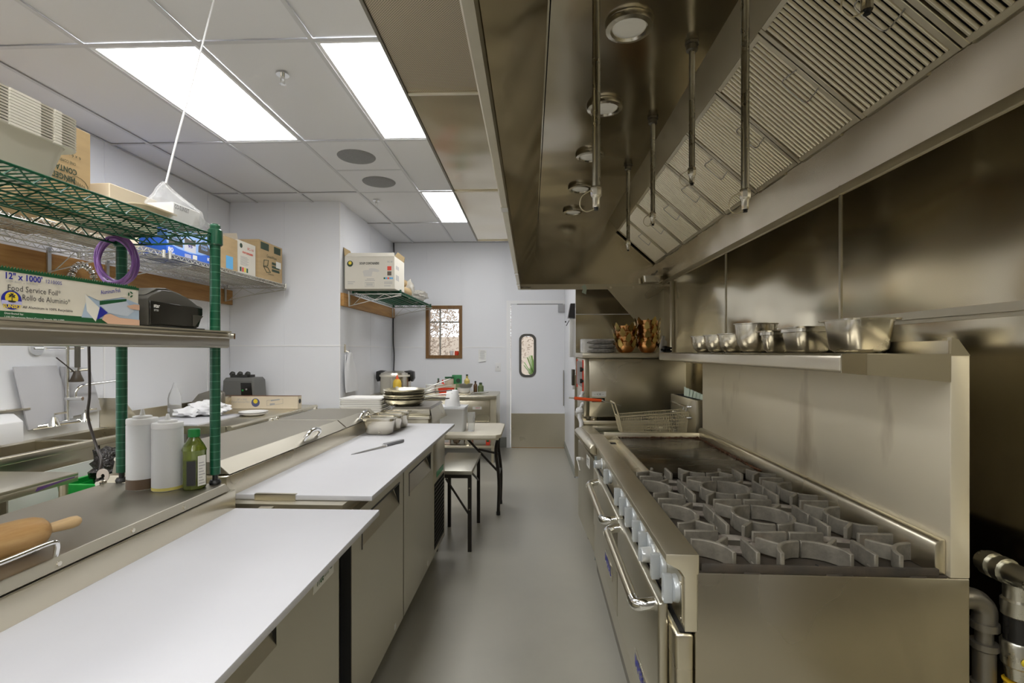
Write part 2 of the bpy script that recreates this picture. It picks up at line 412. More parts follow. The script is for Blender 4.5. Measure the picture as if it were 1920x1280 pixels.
# ------------------------------------------------------------------ ROOM SHELL
XL, XR, YN, YB, ZC = -3.27, 1.30, -2.40, 7.30, 3.02
XS, YS = -2.055, 5.27            # the wall block in the far left corner
def struct(mb, name, m, parent=None, **k): return mb.build(name, m, parent, kind=None if parent else 'structure', **k)
floor = struct(MB().box(XL - .1, XR + .1, YN - .1, YB + .3, -.1, 0), 'floor', FLOORM)
wl = struct(MB().box(XL - .1, XL, YN - .1, YS + .05, 0, ZC + .1), 'wall_left', WALLP)
wc = struct(MB().box(XL - .1, XS, YS, YB + .1, 0, ZC + .1), 'wall_corner', WALLP)
wr = struct(MB().box(XR, XR + .1, YN - .1, YB + .1, 0, ZC + .1), 'wall_right', WALLP)
wn = struct(MB().box(XL - .1, XR + .1, YN - .1, YN, 0, ZC + .1), 'wall_near', mat('near_wall_dark', (.15, .14, .12), .6))  # unseen wall, darkened so the range side reflects less light
# back wall with a window hole and a door hole
WX0, WX1, WZ0, WZ1 = -1.515, -1.045, 1.345, 2.055
DX0, DX1, DZ = -0.30, 0.585, 2.11
b = MB()
b.box(XS, WX0, YB, YB + .12, 0, ZC + .1).box(WX0, WX1, YB, YB + .12, 0, WZ0).box(WX0, WX1, YB, YB + .12, WZ1, ZC + .1)
b.box(WX1, DX0, YB, YB + .12, 0, ZC + .1).box(DX0, DX1, YB, YB + .12, DZ, ZC + .1).box(DX1, XR, YB, YB + .12, 0, ZC + .1)
wb = struct(b, 'wall_back', WALLP)
we = struct(MB().box(.50, XR - .001, 5.56, YB - .001, 0, ZC + .1), 'wall_return', WALLP)
# glassboard panels on the white walls, each a sheet with open joints; white joint strips
def panels_x(parent, x, ys, zs, side):
    for a, c in zip(ys, ys[1:]):
        for z0, z1 in zip(zs, zs[1:]):
            struct(MB().box(min(x, x + side * .003), max(x, x + side * .003), a + .004, c - .004, z0 + .004, z1 - .004), 'wall_panel', WALLW, parent)
def panels_y(parent, y, xs, zs, side=-1):
    for a, c in zip(xs, xs[1:]):
        for z0, z1 in zip(zs, zs[1:]):
            struct(MB().box(a + .004, c - .004, y - .003, y, z0 + .004, z1 - .004), 'wall_panel', WALLW, parent)
zs = [.1, 1.475, ZC]
panels_x(wl, XL, [-2.4, -1.2, 0.02, 1.24, 2.46, 3.68, 4.9, YS], zs, 1)
panels_y(wc, YS, [XL, XL + .015, XS - .6, XS], zs)
panels_x(wc, XS, [YS, 6.29, YB], zs, 1)
panels_y(wb, YB, [XS, WX0 - .02], zs); panels_y(wb, YB, [WX1 + .02, DX0 - .09], zs)
struct(MB().box(WX0 - .012, WX1 + .012, YB - .003, YB, .104, WZ0 - .01), 'wall_panel', WALLW, wb)
struct(MB().box(WX0 - .012, WX1 + .012, YB - .003, YB, WZ1 + .01, ZC), 'wall_panel', WALLW, wb)
panels_x(we, .50, [5.56, YB], [0.1, ZC], -1)
n = 0
def trim(x0, x1, y0, y1, z0, z1, m=TRIMW):
    global n; n += 1
    return struct(MB().box(x0, x1, y0, y1, z0, z1), 'trim_%d' % n, m, bevel=0)
trim(XL, XL + .008, YN, YS, 1.468, 1.482); trim(XL, XS, YS - .008, YS, 1.468, 1.482)
trim(XS, XS + .008, YS, YB, 1.468, 1.482); trim(XS, WX0 - .03, YB - .008, YB, 1.468, 1.482)
trim(WX1 + .03, DX0 - .08, YB - .008, YB, 1.468, 1.482)
for y in (1.24, 2.46, 3.68, 4.9): trim(XL, XL + .007, y - .007, y + .007, .1, 1.468)
trim(XS - .004, XS + .006, YS - .006, YS + .006, 0, ZC)
# cove base
trim(XL, XL + .01, YN, YS, 0, .10, BASEM); trim(XL, XS, YS - .01, YS, 0, .10, BASEM)
trim(XS, XS + .01, YS, YB, 0, .10, BASEM); trim(XS, DX0 - .055, YB - .01, YB, 0, .15, BASEM)
trim(.49, .50, 5.56, YB, 0, .10, BASEM)
# steel sheets on the cooking wall (1.22 m wide), joint strips, ledge rail
ysr = [-1.535, -.315, .905, 2.125, 3.345, 4.565, 5.56]
for a, c in zip(ysr, ysr[1:]):
    struct(MB().box(XR - .004, XR, a + .003, c - .003, 0, 2.35), 'steel_panel', SWALL, wr)
for y in ysr[1:-1]: struct(MB().box(XR - .009, XR - .004, y - .006, y + .006, 0, 2.2), 'joint_strip', SLIP, wr)
struct(MB().box(XR - .03, XR - .004, 4.535, 4.59, 0, 2.05), 'corner_post', SLIP, wr, bevel=.004)
struct(MB().box(XR - .022, XR - .004, -.37, 2.2, 1.518, 1.528).box(XR - .008, XR - .004, -.37, 2.2, 1.505, 1.545), 'ledge_rail', SLIP, wr)
for a, c, z0, z1, m in ((.502, XR, 1.83, 2.6, SHOOD), (.502, XR, .05, 1.822, SWALL)):
    struct(MB().box(a, c, 5.554, 5.56, z0, z1), 'steel_panel', m, we)
struct(MB().box(.492, .545, 5.548, 5.553, .02, 1.15).box(.492, .497, 5.553, 5.62, .02, 1.15), 'corner_guard', SV, we)
# ceiling: tiles hung in a bar grid
ceil = struct(MB().box(XL - .1, XR + .1, YN - .1, YB + .1, ZC + .08, ZC + .14), 'ceiling', WALLP)
GX = [-1.745 + .6096 * k for k in range(-3, 6)]; GY = [1.31 + 1.2192 * k for k in range(-4, 6)]
LIGHTS = [(1, 1), (3, 1), (3, 3), (1, -1), (3, -1), (1, -3), (3, -3), (5, -2), (1, -2)]     # (column, row) of the light cells; last two added to brighten hood and range
xs = [XL] + [x for x in GX if XL + .05 < x < XR - .05] + [XR]; ys = [YN] + [y for y in GY if YN + .05 < y < YB - .05] + [YB]
def cell(c, r): return (-2.9642 + .6096 * c, 1.31 + 1.2192 * r)
def is_cell(x, y, lst): return any(abs(cell(c, r)[0] - x) < .1 and abs(cell(c, r)[1] - y) < .1 for c, r in lst)
for x0, x1 in zip(xs, xs[1:]):
    for y0, y1 in zip(ys, ys[1:]):
        if is_cell(x0, y0, LIGHTS) or is_cell(x0, y0, [(2, 2)]): continue
        if x1 <= XS and y0 >= YS: continue
        struct(MB().box(x0 + .01, x1 - .01, y0 + .01, y1 - .01, ZC + .010, ZC + .024), 'ceiling_tile', TILEM, ceil)
for x in xs: struct(MB().box(max(XL, x - .012), min(XR, x + .012), YN, YB, ZC, ZC + .005), 'grid_bar', TBAR, ceil)
for y in ys:
    for x0, x1 in zip(xs, xs[1:]): struct(MB().box(x0 + .012, x1 - .012, max(YN, y - .012), min(YB, y + .012), ZC, ZC + .0045), 'grid_bar', TBAR, ceil)
where = {(1, 1): 'large ceiling light panel nearest the left wall, above the green wire shelf', (3, 1): 'ceiling light panel cut off by the perforated steel plenum, nearer one',
         (3, 3): 'far small-looking ceiling light panel beside the end of the steel plenum', (1, -1): 'ceiling light panel above and behind the viewer, left row',
         (3, -1): 'ceiling light panel above and behind the viewer, right row', (1, -3): 'rearmost ceiling light panel behind the viewer, left row', (3, -3): 'rearmost ceiling light panel behind the viewer, right row', (5, -2): 'added fill light panel behind the viewer, before the near hood end', (1, -2): 'added fill light panel behind the viewer, between the two left row panels'}
for c, r in LIGHTS:
    x, y = cell(c, r)
    t = thing('ceiling_light', where[(c, r)], 'ceiling light', (x + .305, y + .61, ZC), group='recessed ceiling lights')
    f = MB(); X0, X1, Y0, Y1 = x + .013, x + .597, y + .013, y + 1.206
    f.box(X0, X1, Y0, Y0 + .02, ZC + .004, ZC + .03).box(X0, X1, Y1 - .02, Y1, ZC + .004, ZC + .03).box(X0, X0 + .02, Y0 + .02, Y1 - .02, ZC + .004, ZC + .03).box(X1 - .02, X1, Y0 + .02, Y1 - .02, ZC + .004, ZC + .03)
    f.build('frame', TRIMW, t)
    MB().box(X0 + .02, X1 - .02, Y0 + .02, Y1 - .02, ZC + .012, ZC + .025).build('diffuser', DIFF, t)
# two round ceiling diffusers in square plates
x, y = cell(2, 2)
PERFW = mat('speaker_mesh', (0.30, 0.30, 0.30), 0.6, 0, noise=0.25, nscale=150)
for k in range(2):
    yy = y + .6096 * k
    t = thing('ceiling_speaker', ('nearer round grey speaker grille in a square ceiling plate', 'farther round grey speaker grille in a square ceiling plate')[k], 'speaker', (x + .305, yy + .305, ZC), group='round ceiling grilles')
    MB().box(x + .014, x + .596, yy + .014, yy + .596, ZC + .002, ZC + .012).build('plate', TILEM, t)
    MB().lathe([(.115, -.012), (.150, -.004), (.155, .002)], (x + .305, yy + .305, ZC)).build('grille', PERFW, t)
struct(MB().box(x + .012, x + .598, y + .598, y + .622, ZC, ZC + .0045), 'grid_bar', TBAR, ceil)
# sprinkler heads
for (sx, sy), wh in (((-1.44, 2.83), 'chrome fire sprinkler head between the two nearer ceiling lights'), ((-1.643, 5.23), 'small fire sprinkler head in the ceiling near the far corner')):
    t = thing('sprinkler', wh, 'sprinkler', (sx, sy, ZC - .05), group='fire sprinklers')
    MB().lathe([(.036, -.004), (.032, .003)], (sx, sy, ZC - .001)).build('escutcheon', CHROME, t)
    MB().cyl((sx, sy, ZC - .03), (sx, sy, ZC - .003), .012).cyl((sx - .011, sy, ZC - .055), (sx - .011, sy, ZC - .03), .003).cyl((sx + .011, sy, ZC - .055), (sx + .011, sy, ZC - .03), .003).build('frame', CHROME, t)
    d = MB().cyl((sx, sy, ZC - .058), (sx, sy, ZC - .055), .012)
    for k in range(8):
        a = k * math.pi / 4; d.obox((sx + .010 * math.cos(a), sy + .010 * math.sin(a)), (sx + .02 * math.cos(a), sy + .02 * math.sin(a)), .006, ZC - .057, ZC - .0555)
    d.build('deflector', CHROME, t)

# ------------------------------------------------------------------ WINDOW, DOOR AND WHAT LIES OUTSIDE
wd = struct(MB().box(WX0 - .035, WX0 + .012, YB - .022, YB + .1, WZ0 - .035, WZ1 + .035).box(WX1 - .012, WX1 + .035, YB - .022, YB + .1, WZ0 - .035, WZ1 + .035)
            .box(WX0 + .012, WX1 - .012, YB - .022, YB + .1, WZ1 - .012, WZ1 + .035).box(WX0 + .012, WX1 - .012, YB - .022, YB + .1, WZ0 - .035, WZ0 + .012), 'window_1', WOODF)
struct(MB().box(WX0 + .155, WX0 + .175, YB + .055, YB + .075, WZ0 + .012, WZ1 - .012), 'muntin', mat('grey_muntin', (.30, .28, .24), .5), wd)
struct(MB().box(WX0 + .012, WX1 - .012, YB + .053, YB + .077, WZ1 - .215, WZ1 - .195), 'muntin', MATS['grey_muntin'], wd)
struct(MB().box(WX0 + .012, WX1 - .012, YB + .062, YB + .066, WZ0 + .012, WZ1 - .012), 'pane', GLASS, wd)
d = MB()   # door frame
d.box(DX0 - .055, DX0, YB - .02, YB + .02, 0, DZ + .05).box(DX0, DX1, YB - .02, YB + .02, DZ, DZ + .05)
struct(d, 'trim_door', TRIMW)
dl = MB(); vx0, vx1, vz0, vz1 = -.155, .065, 1.05, 1.655
yd0, yd1 = YB - .03, YB + .01
# door leaf around the rounded port window
leaf_o = [(DX0 + .012, .012), (DX1 - .012, .012), (DX1 - .012, DZ - .012), (DX0 + .012, DZ - .012)]
dl.box(DX0 + .012, vx0, yd0, yd1, .012, DZ - .012).box(vx1, DX1 - .012, yd0, yd1, .012, DZ - .012).box(vx0, vx1, yd0, yd1, .012, vz0).box(vx0, vx1, yd0, yd1, vz1, DZ - .012)
door = struct(dl, 'door_1', WALLP)
cx, cz, hx, hz = (vx0 + vx1) / 2, (vz0 + vz1) / 2, (vx1 - vx0) / 2, (vz1 - vz0) / 2
def vrr(hx, hz, r, y): return [Vector((p.x, y, p.y)) for p in MB().rrect(cx, cz, hx, hz, r, 0, 6)]
g = MB(); g.loft([vrr(hx + .015, hz + .015, .09, yd0 - .008), vrr(hx + .015, hz + .015, .09, yd0 + .001), vrr(hx - .02, hz - .02, .065, yd0 + .001), vrr(hx - .02, hz - .02, .065, yd0 - .008)], closed=True)
struct(g, 'port_gasket', mat('rubber_grey', (.10, .095, .085), .6), door)
fillm = MB()
for sx in (-1, 1):
    for sz in (-1, 1):
        q = [(cx + sx * hx, cz + sz * hz)] + [(cx + sx * (hx - .065) + sx * .065 * math.cos(R(a)), cz + sz * (hz - .065) + sz * .065 * math.sin(R(a))) for a in range(0, 91, 15)]
        fillm.prism(q, 'y', yd0 + .002, yd1)
struct(fillm, 'port_corner', WALLP, door)
struct(MB().box(vx0, vx1, YB - .012, YB - .008, vz0, vz1), 'pane', GLASS, door)
struct(MB().box(DX0 + .013, DX1 - .013, yd0 - .003, yd0, .015, .505), 'kick_plate', SV, door)
struct(MB().box(.475, .485, yd0 - .012, yd0, .62, 1.14), 'edge_pull', SDARK, door)
struct(MB().box(.40, .50, yd0 - .03, yd0, 1.985, 2.10), 'closer_box', mat('closer_grey', (.42, .42, .43), .5), door, bevel=.004)
struct(MB().box(DX0 + .1, .47, yd0 - .004, yd0 + .002, DZ - .010, DZ - .002), 'door_gap', DARKHOLE, door)
struct(MB().box(DX0 + .02, DX1 - .02, yd0 - .002, yd1, .0005, .012), 'threshold', mat('brass_strip', (.55, .38, .2), .4, .6), door)
# outdoors
gr = struct(MB().box(-8, 8, YB + .12, 18, -.15, -.02), 'ground', GROUND)
PALEL = mat('pale_leaf', (0.62, 0.50, 0.40), 0.7, noise=.5, nscale=6)
def shrub(cx, cy, z0, rx, rz, label, seed, nleaf=900, m=None, size=.05):
    lm = m or LEAF
    t = thing('garden_tree', label, 'tree', (cx, cy, -.02), group='trees outside the window')
    rnd = random.Random(seed); m = MB()
    for k in range(nleaf):
        p = Vector((rnd.gauss(0, 1), rnd.gauss(0, 1), rnd.gauss(0, 1))).normalized() * (rnd.random() ** .4)
        c = Vector((cx + rx * p.x, cy + rx * p.y, z0 + rz * p.z)); a = Vector((rnd.uniform(-1, 1), rnd.uniform(-1, 1), rnd.uniform(-1, 1))).normalized(); b_ = a.orthogonal().normalized()
        s = size * rnd.uniform(.6, 1.3); m.add([c - a * s, c + b_ * s * .5, c + a * s, c - b_ * s * .5], [(0, 1, 2, 3)])
    m.build('foliage', lm, t, kind='stuff', fix=False)
    tk = MB().tube([(cx, cy, -.02), (cx + .03, cy, z0 * .5), (cx, cy, z0 + rz * .3)], [.06, .05, .02])
    for k in range(34):
        a = rnd.uniform(0, 6.28); h = z0 + rnd.uniform(-.6, .5) * rz; e = rnd.uniform(.4, 1.0)
        p0 = Vector((cx, cy, h)); p1 = p0 + Vector((math.cos(a) * rx * e, math.sin(a) * rx * e, rnd.uniform(.1, .6)))
        tk.tube([p0, (p0 + p1) / 2 + Vector((0, 0, rnd.uniform(-.1, .15))), p1], [.018, .011, .004], n=5)
    tk.build('branches', BARK, t)
shrub(-2.6, 9.6, 1.0, .75, .75, 'dark leafy shrub low outside the wooden window', 3)
shrub(-.7, 10.8, 2.0, .85, 1.1, 'pale twiggy tree spreading behind the right half of the wooden window', 5, 2600, m=PALEL, size=.035)
shrub(-2.9, 13.0, 2.3, 1.2, 1.4, 'pale tree farther off outside the wooden window', 9, 3000, m=PALEL, size=.045)
t = thing('facade', 'pale building facade across the yard seen through door window', 'building', (1.2, 16.5, -.02))
MB().box(-5.2, 7, 16.5, 17, -.02, 1.9).build('lower_wall', BRICKM, t); MB().box(.2, 7, 16.5, 17, 1.9, 6).build('upper_wall', mat('facade_white', (.80, .78, .72), .8), t)
for a, z in ((.45, 2.2), (.95, 2.2), (.45, 1.0)):
    f = MB().box(a - .16, a + .16, 16.46, 16.5, z - .3, z + .3).build('window', TRIMW, t); MB().box(a - .12, a + .12, 16.44, 16.46, z - .26, z + .26).build('pane', PUREG, f)
t = thing('potted_palm', 'spiky green plant outside the door window', 'plant', (.12, 11.2, -.02))
lf = MB(); rnd = random.Random(4)
for k in range(46):
    a = rnd.uniform(0, 6.28); e = rnd.uniform(.2, .55); h = rnd.uniform(.9, 1.5); p0 = Vector((.12, 11.2, .75)); p1 = p0 + Vector((math.cos(a) * e * .6, math.sin(a) * e * .6, (h - .75) * .8)); p2 = p0 + Vector((math.cos(a) * e, math.sin(a) * e, (h - .75) * .75))
    q = Vector((-math.sin(a), math.cos(a), 0)) * .022
    lf.add([p0 - q, p0 + q, p1 + q, p1 - q, p2], [(0, 1, 2, 3), (3, 2, 4)])
lf.build('fronds', mat('palm_green', (.20, .34, .10), .5), t, fix=False); MB().lathe([(.14, 0), (.2, .75)], (.12, 11.2, -.02)).build('pot', mat('grey_pot', (.2, .2, .21), .6), t)
MB().box(-.34, -.20, 8.6, 8.75, 0, 3.2).build('porch_post', mat('porch_grey', (.20, .215, .23), .6), None, label='dark grey porch post outside the door window', cat='post', bevel=.01)
# things on the window sill and the back wall
t = thing('sill_cup', 'small white cup on the window sill', 'cup', (-1.17, YB + .015, WZ0 + .012))
MB().lathe([(.022, 0), (.03, .065), (.027, .064), (.02, .004)], (-1.17, YB + .015, WZ0 + .012), cap=False).build('body', WHITEP, t); MB().cyl((-1.17, YB + .015, WZ0 + .0135), (-1.17, YB + .015, WZ0 + .018), .0205).build('bottom', WHITEP, t)
t = thing('sill_jar', 'small red jar in the corner of the window sill', 'jar', (-1.095, YB + .015, WZ0 + .012))
MB().lathe([(.03, 0), (.032, .01), (.032, .045), (.028, .052)], (-1.095, YB + .015, WZ0 + .012)).build('body', RED, t); MB().cyl((-1.095, YB + .015, WZ0 + .064), (-1.095, YB + .015, WZ0 + .075), .03).build('lid', ORANGE, t)
t = thing('wall_note', 'printed white note taped to the wall beside the window', 'note', (-.71, YB - .005, 1.26))
MB().add([(-.77, YB - .008, 1.275), (-.655, YB - .008, 1.285), (-.652, YB - .008, 1.43), (-.768, YB - .008, 1.445), (-.765, YB - .022, 1.255), (-.66, YB - .018, 1.272)], [(0, 1, 2, 3), (4, 5, 1, 0)]).build('sheet', PAPER, t, fix=False)
lm = MB(); rnd = random.Random(2)
for k in range(9): lm.box(-.757 + rnd.uniform(0, .02), -.69 + rnd.uniform(0, .03), YB - .0095, YB - .0085, 1.30 + .0145 * k, 1.304 + .0145 * k)
lm.build('print_line', INKGR, t)
t = thing('light_switch', 'white light switch plate beside the door frame', 'switch', (-.48, YB - .008, 1.12))
MB().box(-.522, -.440, YB - .009, YB - .003, 1.12, 1.245).build('plate', WHITEP, t, bevel=.002); MB().box(-.486, -.476, YB - .017, YB - .0085, 1.172, 1.194).build('toggle', INKGR, t)
pth = smooth_path([(XS + .03, YB - .03, 3.02), (XS + .045, YB - .05, 2.6), (XS + .025, YB - .03, 2.2), (XS + .02, YB - .02, 1.6), (XS + .035, YB - .03, 1.35), (XS + .02, YB - .02, .95)], 6)
MB().tube(pth, .008).build('wall_cable', BLACK, None, label='black cable hanging down the far wall corner', cat='cable')
# dispenser and door stop hardware on the wall end
t = thing('towel_dispenser', 'dark topped white dispenser on the wall end by the door', 'dispenser', (.47, 5.62, 1.35))
MB().box(.435, .50, 5.575, 5.70, 1.35, 1.78).build('body', WHITEP, t, bevel=.006); MB().prism([(.50, 1.95), (.448, 1.95), (.42, 1.79), (.50, 1.785)], 'y', 5.572, 5.72).build('cover', mat('smoke_plastic', (.06, .06, .065), .25), t)
MB().tube([(.445, 5.60, 1.78), (.40, 5.60, 1.70)], .004).cyl((.385, 5.60, 1.745), (.40, 5.60, 1.745), .008).build('lever', BLACK, t)
t = thing('soap_dispenser', 'small dark box dispenser on the wall end below the towel dispenser', 'dispenser', (.48, 5.62, 1.0))
MB().box(.462, .50, 5.58, 5.68, 1.03, 1.21).build('body', mat('olive_smoke', (.05, .045, .03), .25), t, bevel=.006); MB().prism([(5.58, 1.03), (5.68, 1.03), (5.64, .985), (5.60, .985)], 'x', .47, .498).build('spout', WHITEP, t)
# ------------------------------------------------------------------ EXHAUST HOOD
HY0, HY1, HB, HT = .58, 4.94, 2.026, 2.715
hood = thing('exhaust_hood', 'long stainless exhaust hood hanging above the cooking line', 'hood', (.6, 2.1, HB))
def ext(poly, name, m, y0=HY0, y1=HY1, parent=hood, bevel=0.0): return MB().prism(poly, 'y', y0, y1).build(name, m, parent, bevel=bevel)
ext([(-.126, HB + .004), (-.122, HB), (-.100, HB), (-.100, HB + .05), (-.104, HB + .05), (-.104, 2.75), (-.126, 2.75)], 'front_panel', SLIP)
ext([(-.098, HB + .055), (.045, 2.325), (.041, 2.328), (-.102, HB + .06)], 'front_baffle', SHOOD)
ext([(.041, 2.328), (.045, 2.325), (.045, 2.345), (.041, 2.345)], 'baffle_edge', SLIP)
MB().box(-.104, .0715, HY0, HY1, HT, HT + .012).build('ceiling_sheet', SHOOD, hood)
MB().box(.0765, .775, HY0, HY1, HT, HT + .012).build('ceiling_sheet', SHOOD, hood)
MB().box(.0715, .0765, HY0, HY1, HT + .006, HT + .012).build('ceiling_seam', DARKHOLE, hood)
ext([(.770, HT + .002), (.853, 2.606), (.860, 2.612), (.779, HT + .010)], 'filter_trim', SLIP)
ext([(1.226, 2.276), (1.292, HB + .075), (1.299, HB + .085), (1.236, 2.285)], 'rear_panel', steel('steel_rear', col=(.72, .64, .50), rough=.22, brush=(60, 1, 60), wave=.35, wscale=2.0, smudge=.12))
ext([(1.292, HB + .078), (1.285, HB + .04), (1.297, HB + .04), (1.299, HB + .085)], 'wall_flange', SLIP)
ext([(.884, 2.640), (1.256, 2.312), (1.296, 2.32), (1.296, HT), (.80, HT + .01)], 'filter_plenum', SDARK)
MB().prism([(-.104, HB + .05), (1.296, HB + .05), (1.296, HT), (-.104, HT)], 'y', HY1 - .012, HY1).build('end_panel', SHOOD, hood)
MB().prism([(-.124, HB), (1.296, HB), (1.296, HB + .052), (-.124, HB + .052)], 'y', HY1 - .014, HY1 + .002).build('end_lip', SLIP, hood)
MB().prism([(-.104, HB + .05), (1.296, HB + .05), (1.296, HT), (-.104, HT)], 'y', HY0, HY0 + .012).build('end_panel', SHOOD, hood)
for y in (3.94, 2.15, 4.58):
    MB().box(-.1275, -.0985, y - .035, y + .035, HB - .0015, HB + .012).build('splice_plate', PANS, hood)
MB().box(-.11, .0, HY1 - .0165, HY1 - .013, HB + .008, HB + .03).build('name_tag', PANS, hood)
# triangular side skirt below the far end
sk = MB().prism([(.73, HB + .02), (1.296, HB + .02), (1.296, 1.43), (1.265, 1.43)], 'y', 4.88, 4.886)
sk.build('side_skirt', SV, hood)
for x in (.78, 1.0, 1.22): MB().cyl((x, 4.872, HB + .01), (x, 4.88, HB + .01), .011, n=10).build('skirt_bolt', PANS, hood)
# lamps
for k in range(6):
    y = 1.34 + .652 * k
    lp = MB().lathe([(.095, 0), (.097, -.006), (.092, -.022), (.074, -.026), (.066, -.018), (.066, -.012)], (.392, y, HT), 28, cap=False).build('lamp_ring', PANS, hood)
    MB().lathe([(.0001, -.029), (.035, -.027), (.058, -.021), (.067, -.013), (.067, -.006)], (.392, y, HT), 28, cap=False).build('lens', LENS, lp)
# suppression nozzle drops
for x, y, z in ((.68, 1.03, 2.10), (.68, 1.60, 1.86), (.68, 2.12, 2.12), (.68, 2.79, 2.12), (.68, 3.49, 2.12), (.205, 1.56, 1.86)):
    pp = MB().cyl((x, y, z + .06), (x, y, HT), .0125).build('drop_pipe', PIPE, hood)
    MB().lathe([(.030, -.012), (.030, 0), (.02, 0)], (x, y, HT - .001), 6).lathe([(.018, -.04), (.024, -.036), (.024, -.014), (.016, -.012)], (x, y, HT), 12).build('pipe_nut', PIPEB, pp)
    MB().lathe([(.011, 0), (.012, .03), (.015, .034), (.0175, .038), (.0175, .062), (.014, .066)], (x, y, z), 8).build('nozzle', PANS, pp)
    MB().cyl((x, y, z - .008), (x, y, z + .001), .007, n=8).build('nozzle_cap', BLACK, pp)
    a = [(x - .016, y, z + .055), (x - .045, y, z + .035), (x - .05, y, z + .005), (x - .032, y, z - .012), (x - .005, y, z - .004)]
    MB().tube(smooth_path(a, 5), .0018, n=5).build('cap_strap', BRASSW, pp)
# ---- grease filters (each lifts out): local x along slope down, y along the hood
sl = Vector((1.228 - .853, 0, 2.274 - 2.606)); SLEN = sl.length; ex = sl.normalized(); nz = Vector((-ex.z, 0, ex.x)) * -1   # faces the cook
if nz.x > 0: nz = -nz
def fp(u, y, h): return Vector((.853, 0, 2.606)) + ex * u + Vector((0, y, 0)) + nz * h
def fbox(mb, u0, u1, y0, y1, h0, h1):
    vs = [fp(u, y, h) for u in (u0, u1) for y in (y0, y1) for h in (h0, h1)]
    return mb.add(vs, [(0, 1, 3, 2), (4, 6, 7, 5), (0, 4, 5, 1), (2, 3, 7, 6), (0, 2, 6, 4), (1, 5, 7, 3)])
ordn = ['nearest', 'second', 'third', 'fourth', 'fifth', 'sixth', 'seventh', 'eighth', 'ninth', 'farthest']
FW = .43
protos = None
for k in range(10):
    y0 = 4.89 - FW * (10 - k); t = thing('grease_filter', 'steel baffle grease filter in the hood, %s from the near end' % ordn[k] if 0 < k < 9 else 'steel baffle grease filter in the hood, %s of the row' % ordn[k], 'filter', tuple(fp(SLEN / 2, y0 + FW / 2, 0)), group='baffle filters in the hood')
    if protos is None:
        f = MB(); a, c = y0 + .003, y0 + FW - .003
        fbox(f, 0, SLEN, a, a + .022, 0, .012); fbox(f, 0, SLEN, c - .022, c, 0, .012); fbox(f, 0, .02, a, c, 0, .010); fbox(f, SLEN - .02, SLEN, a, c, 0, .010)
        o_f = f.build('frame', SLIP, t, bevel=.0015, seg=1)
        bk = MB(); fbox(bk, .01, SLEN - .01, a + .01, c - .01, -.026, -.022); o_b = bk.build('backing', DARKHOLE, t)
        o_s = []
        nb = 16; pw = (FW - .05) / nb
        for q in range(nb):
            yc = y0 + .025 + pw * (q + .50); w_ = pw * .31
            m = MB(); pr = [(-w_, .001), (-w_ * .85, .006), (-w_ * .4, .0095), (w_ * .4, .0095), (w_ * .85, .006), (w_, .001)]
            m.loft([[fp(.018, yc + p, h) for p, h in pr], [fp(SLEN - .018, yc + p, h) for p, h in pr]])
            o_s.append(m.build('baffle', SFIL, t))
        hm = MB(); hy = a + .012
        hm.tube([fp(.20, hy, .012), fp(.195, hy + .01, .03)] + smooth_path([fp(.195, hy + .02, .032), fp(.19, hy + .055, .03), fp(.205, hy + .08, .028), fp(.30, hy + .08, .028), fp(.315, hy + .055, .03), fp(.31, hy + .02, .032)], 5) + [fp(.31, hy + .01, .03), fp(.305, hy, .012)], .0023, n=6)
        o_h = hm.build('handle', CHROMEW, t)
        protos = [o_f, o_b] + o_s + [o_h]
    else:
        for p in protos: c = p.copy(); COL.objects.link(c); c.parent = t
    for nm_y in (y0 + FW * .5,):
        pass
for k in range(10): MB().box(1.222, 1.234, 4.89 - FW * k - .30, 4.89 - FW * k - .03, 2.262, 2.276).build('filter_clip', SLIP, hood)
t = thing('grease_cup', 'small steel grease cup hanging at the far corner of the hood', 'cup', (1.16, 4.80, 2.085))
MB().loft([MB().rrect(1.16, 4.83, .075, .05, .02, 2.075), MB().rrect(1.16, 4.83, .085, .058, .02, 2.135)], cap1=False).build('pan', PANS, t); MB().box(1.065, 1.255, 4.765, 4.772, 2.133, 2.138).build('rim', PANS, t)
MB().tube([(1.19, 4.84, 2.15), (1.225, 4.84, 2.19)], .008).build('handle', CHROMEW, t)
t = thing('kitchen_ticket', 'pale green order ticket stuck under the far end of the hood', 'ticket', (.52, HY1 - .02, 1.98))
MB().add([(.50, HY1 - .018, 2.055), (.535, HY1 - .018, 2.075), (.555, HY1 - .018, 2.035), (.515, HY1 - .018, 2.03), (.545, HY1 - .022, 1.975), (.505, HY1 - .022, 1.993)], [(0, 1, 2, 3), (3, 2, 4, 5)]).build('sheet', PAPERG, t, fix=False)
# ---- make-up air plenum along the hood front
pl = thing('supply_plenum', 'flat steel supply air plenum with perforated panel between hood and ceiling tiles', 'vent', (-.33, 2, 2.515))
PX0, PX1, PZ = -.540, -.128, 2.515
MB().box(PX0, PX1, HY0, HY1 + .01, PZ + .02, PZ + .20).build('body', SH, pl)
seg = [HY0, 2.12, 3.42, HY1 + .01]
for k, (a, c) in enumerate(zip(seg, seg[1:])):
    MB().box(PX0 + .012, PX1 - .004, a + .012, c - .012, PZ + .008, PZ + .02).build('face_panel', PERF if k < 1 else SHOOD, pl)
    MB().box(PX0 + .012, PX1 - .004, c - .011, c + .011, PZ, PZ + .02).build('cross_bar', SLIP, pl, bevel=.003)
MB().box(PX0, PX0 + .011, HY0, HY1 + .01, PZ, PZ + .02).build('edge_rail', SDARK, pl)
MB().box(PX1 - .003, PX1, HY0, HY1 + .01, PZ, PZ + .02).build('edge_rail', SLIP, pl)

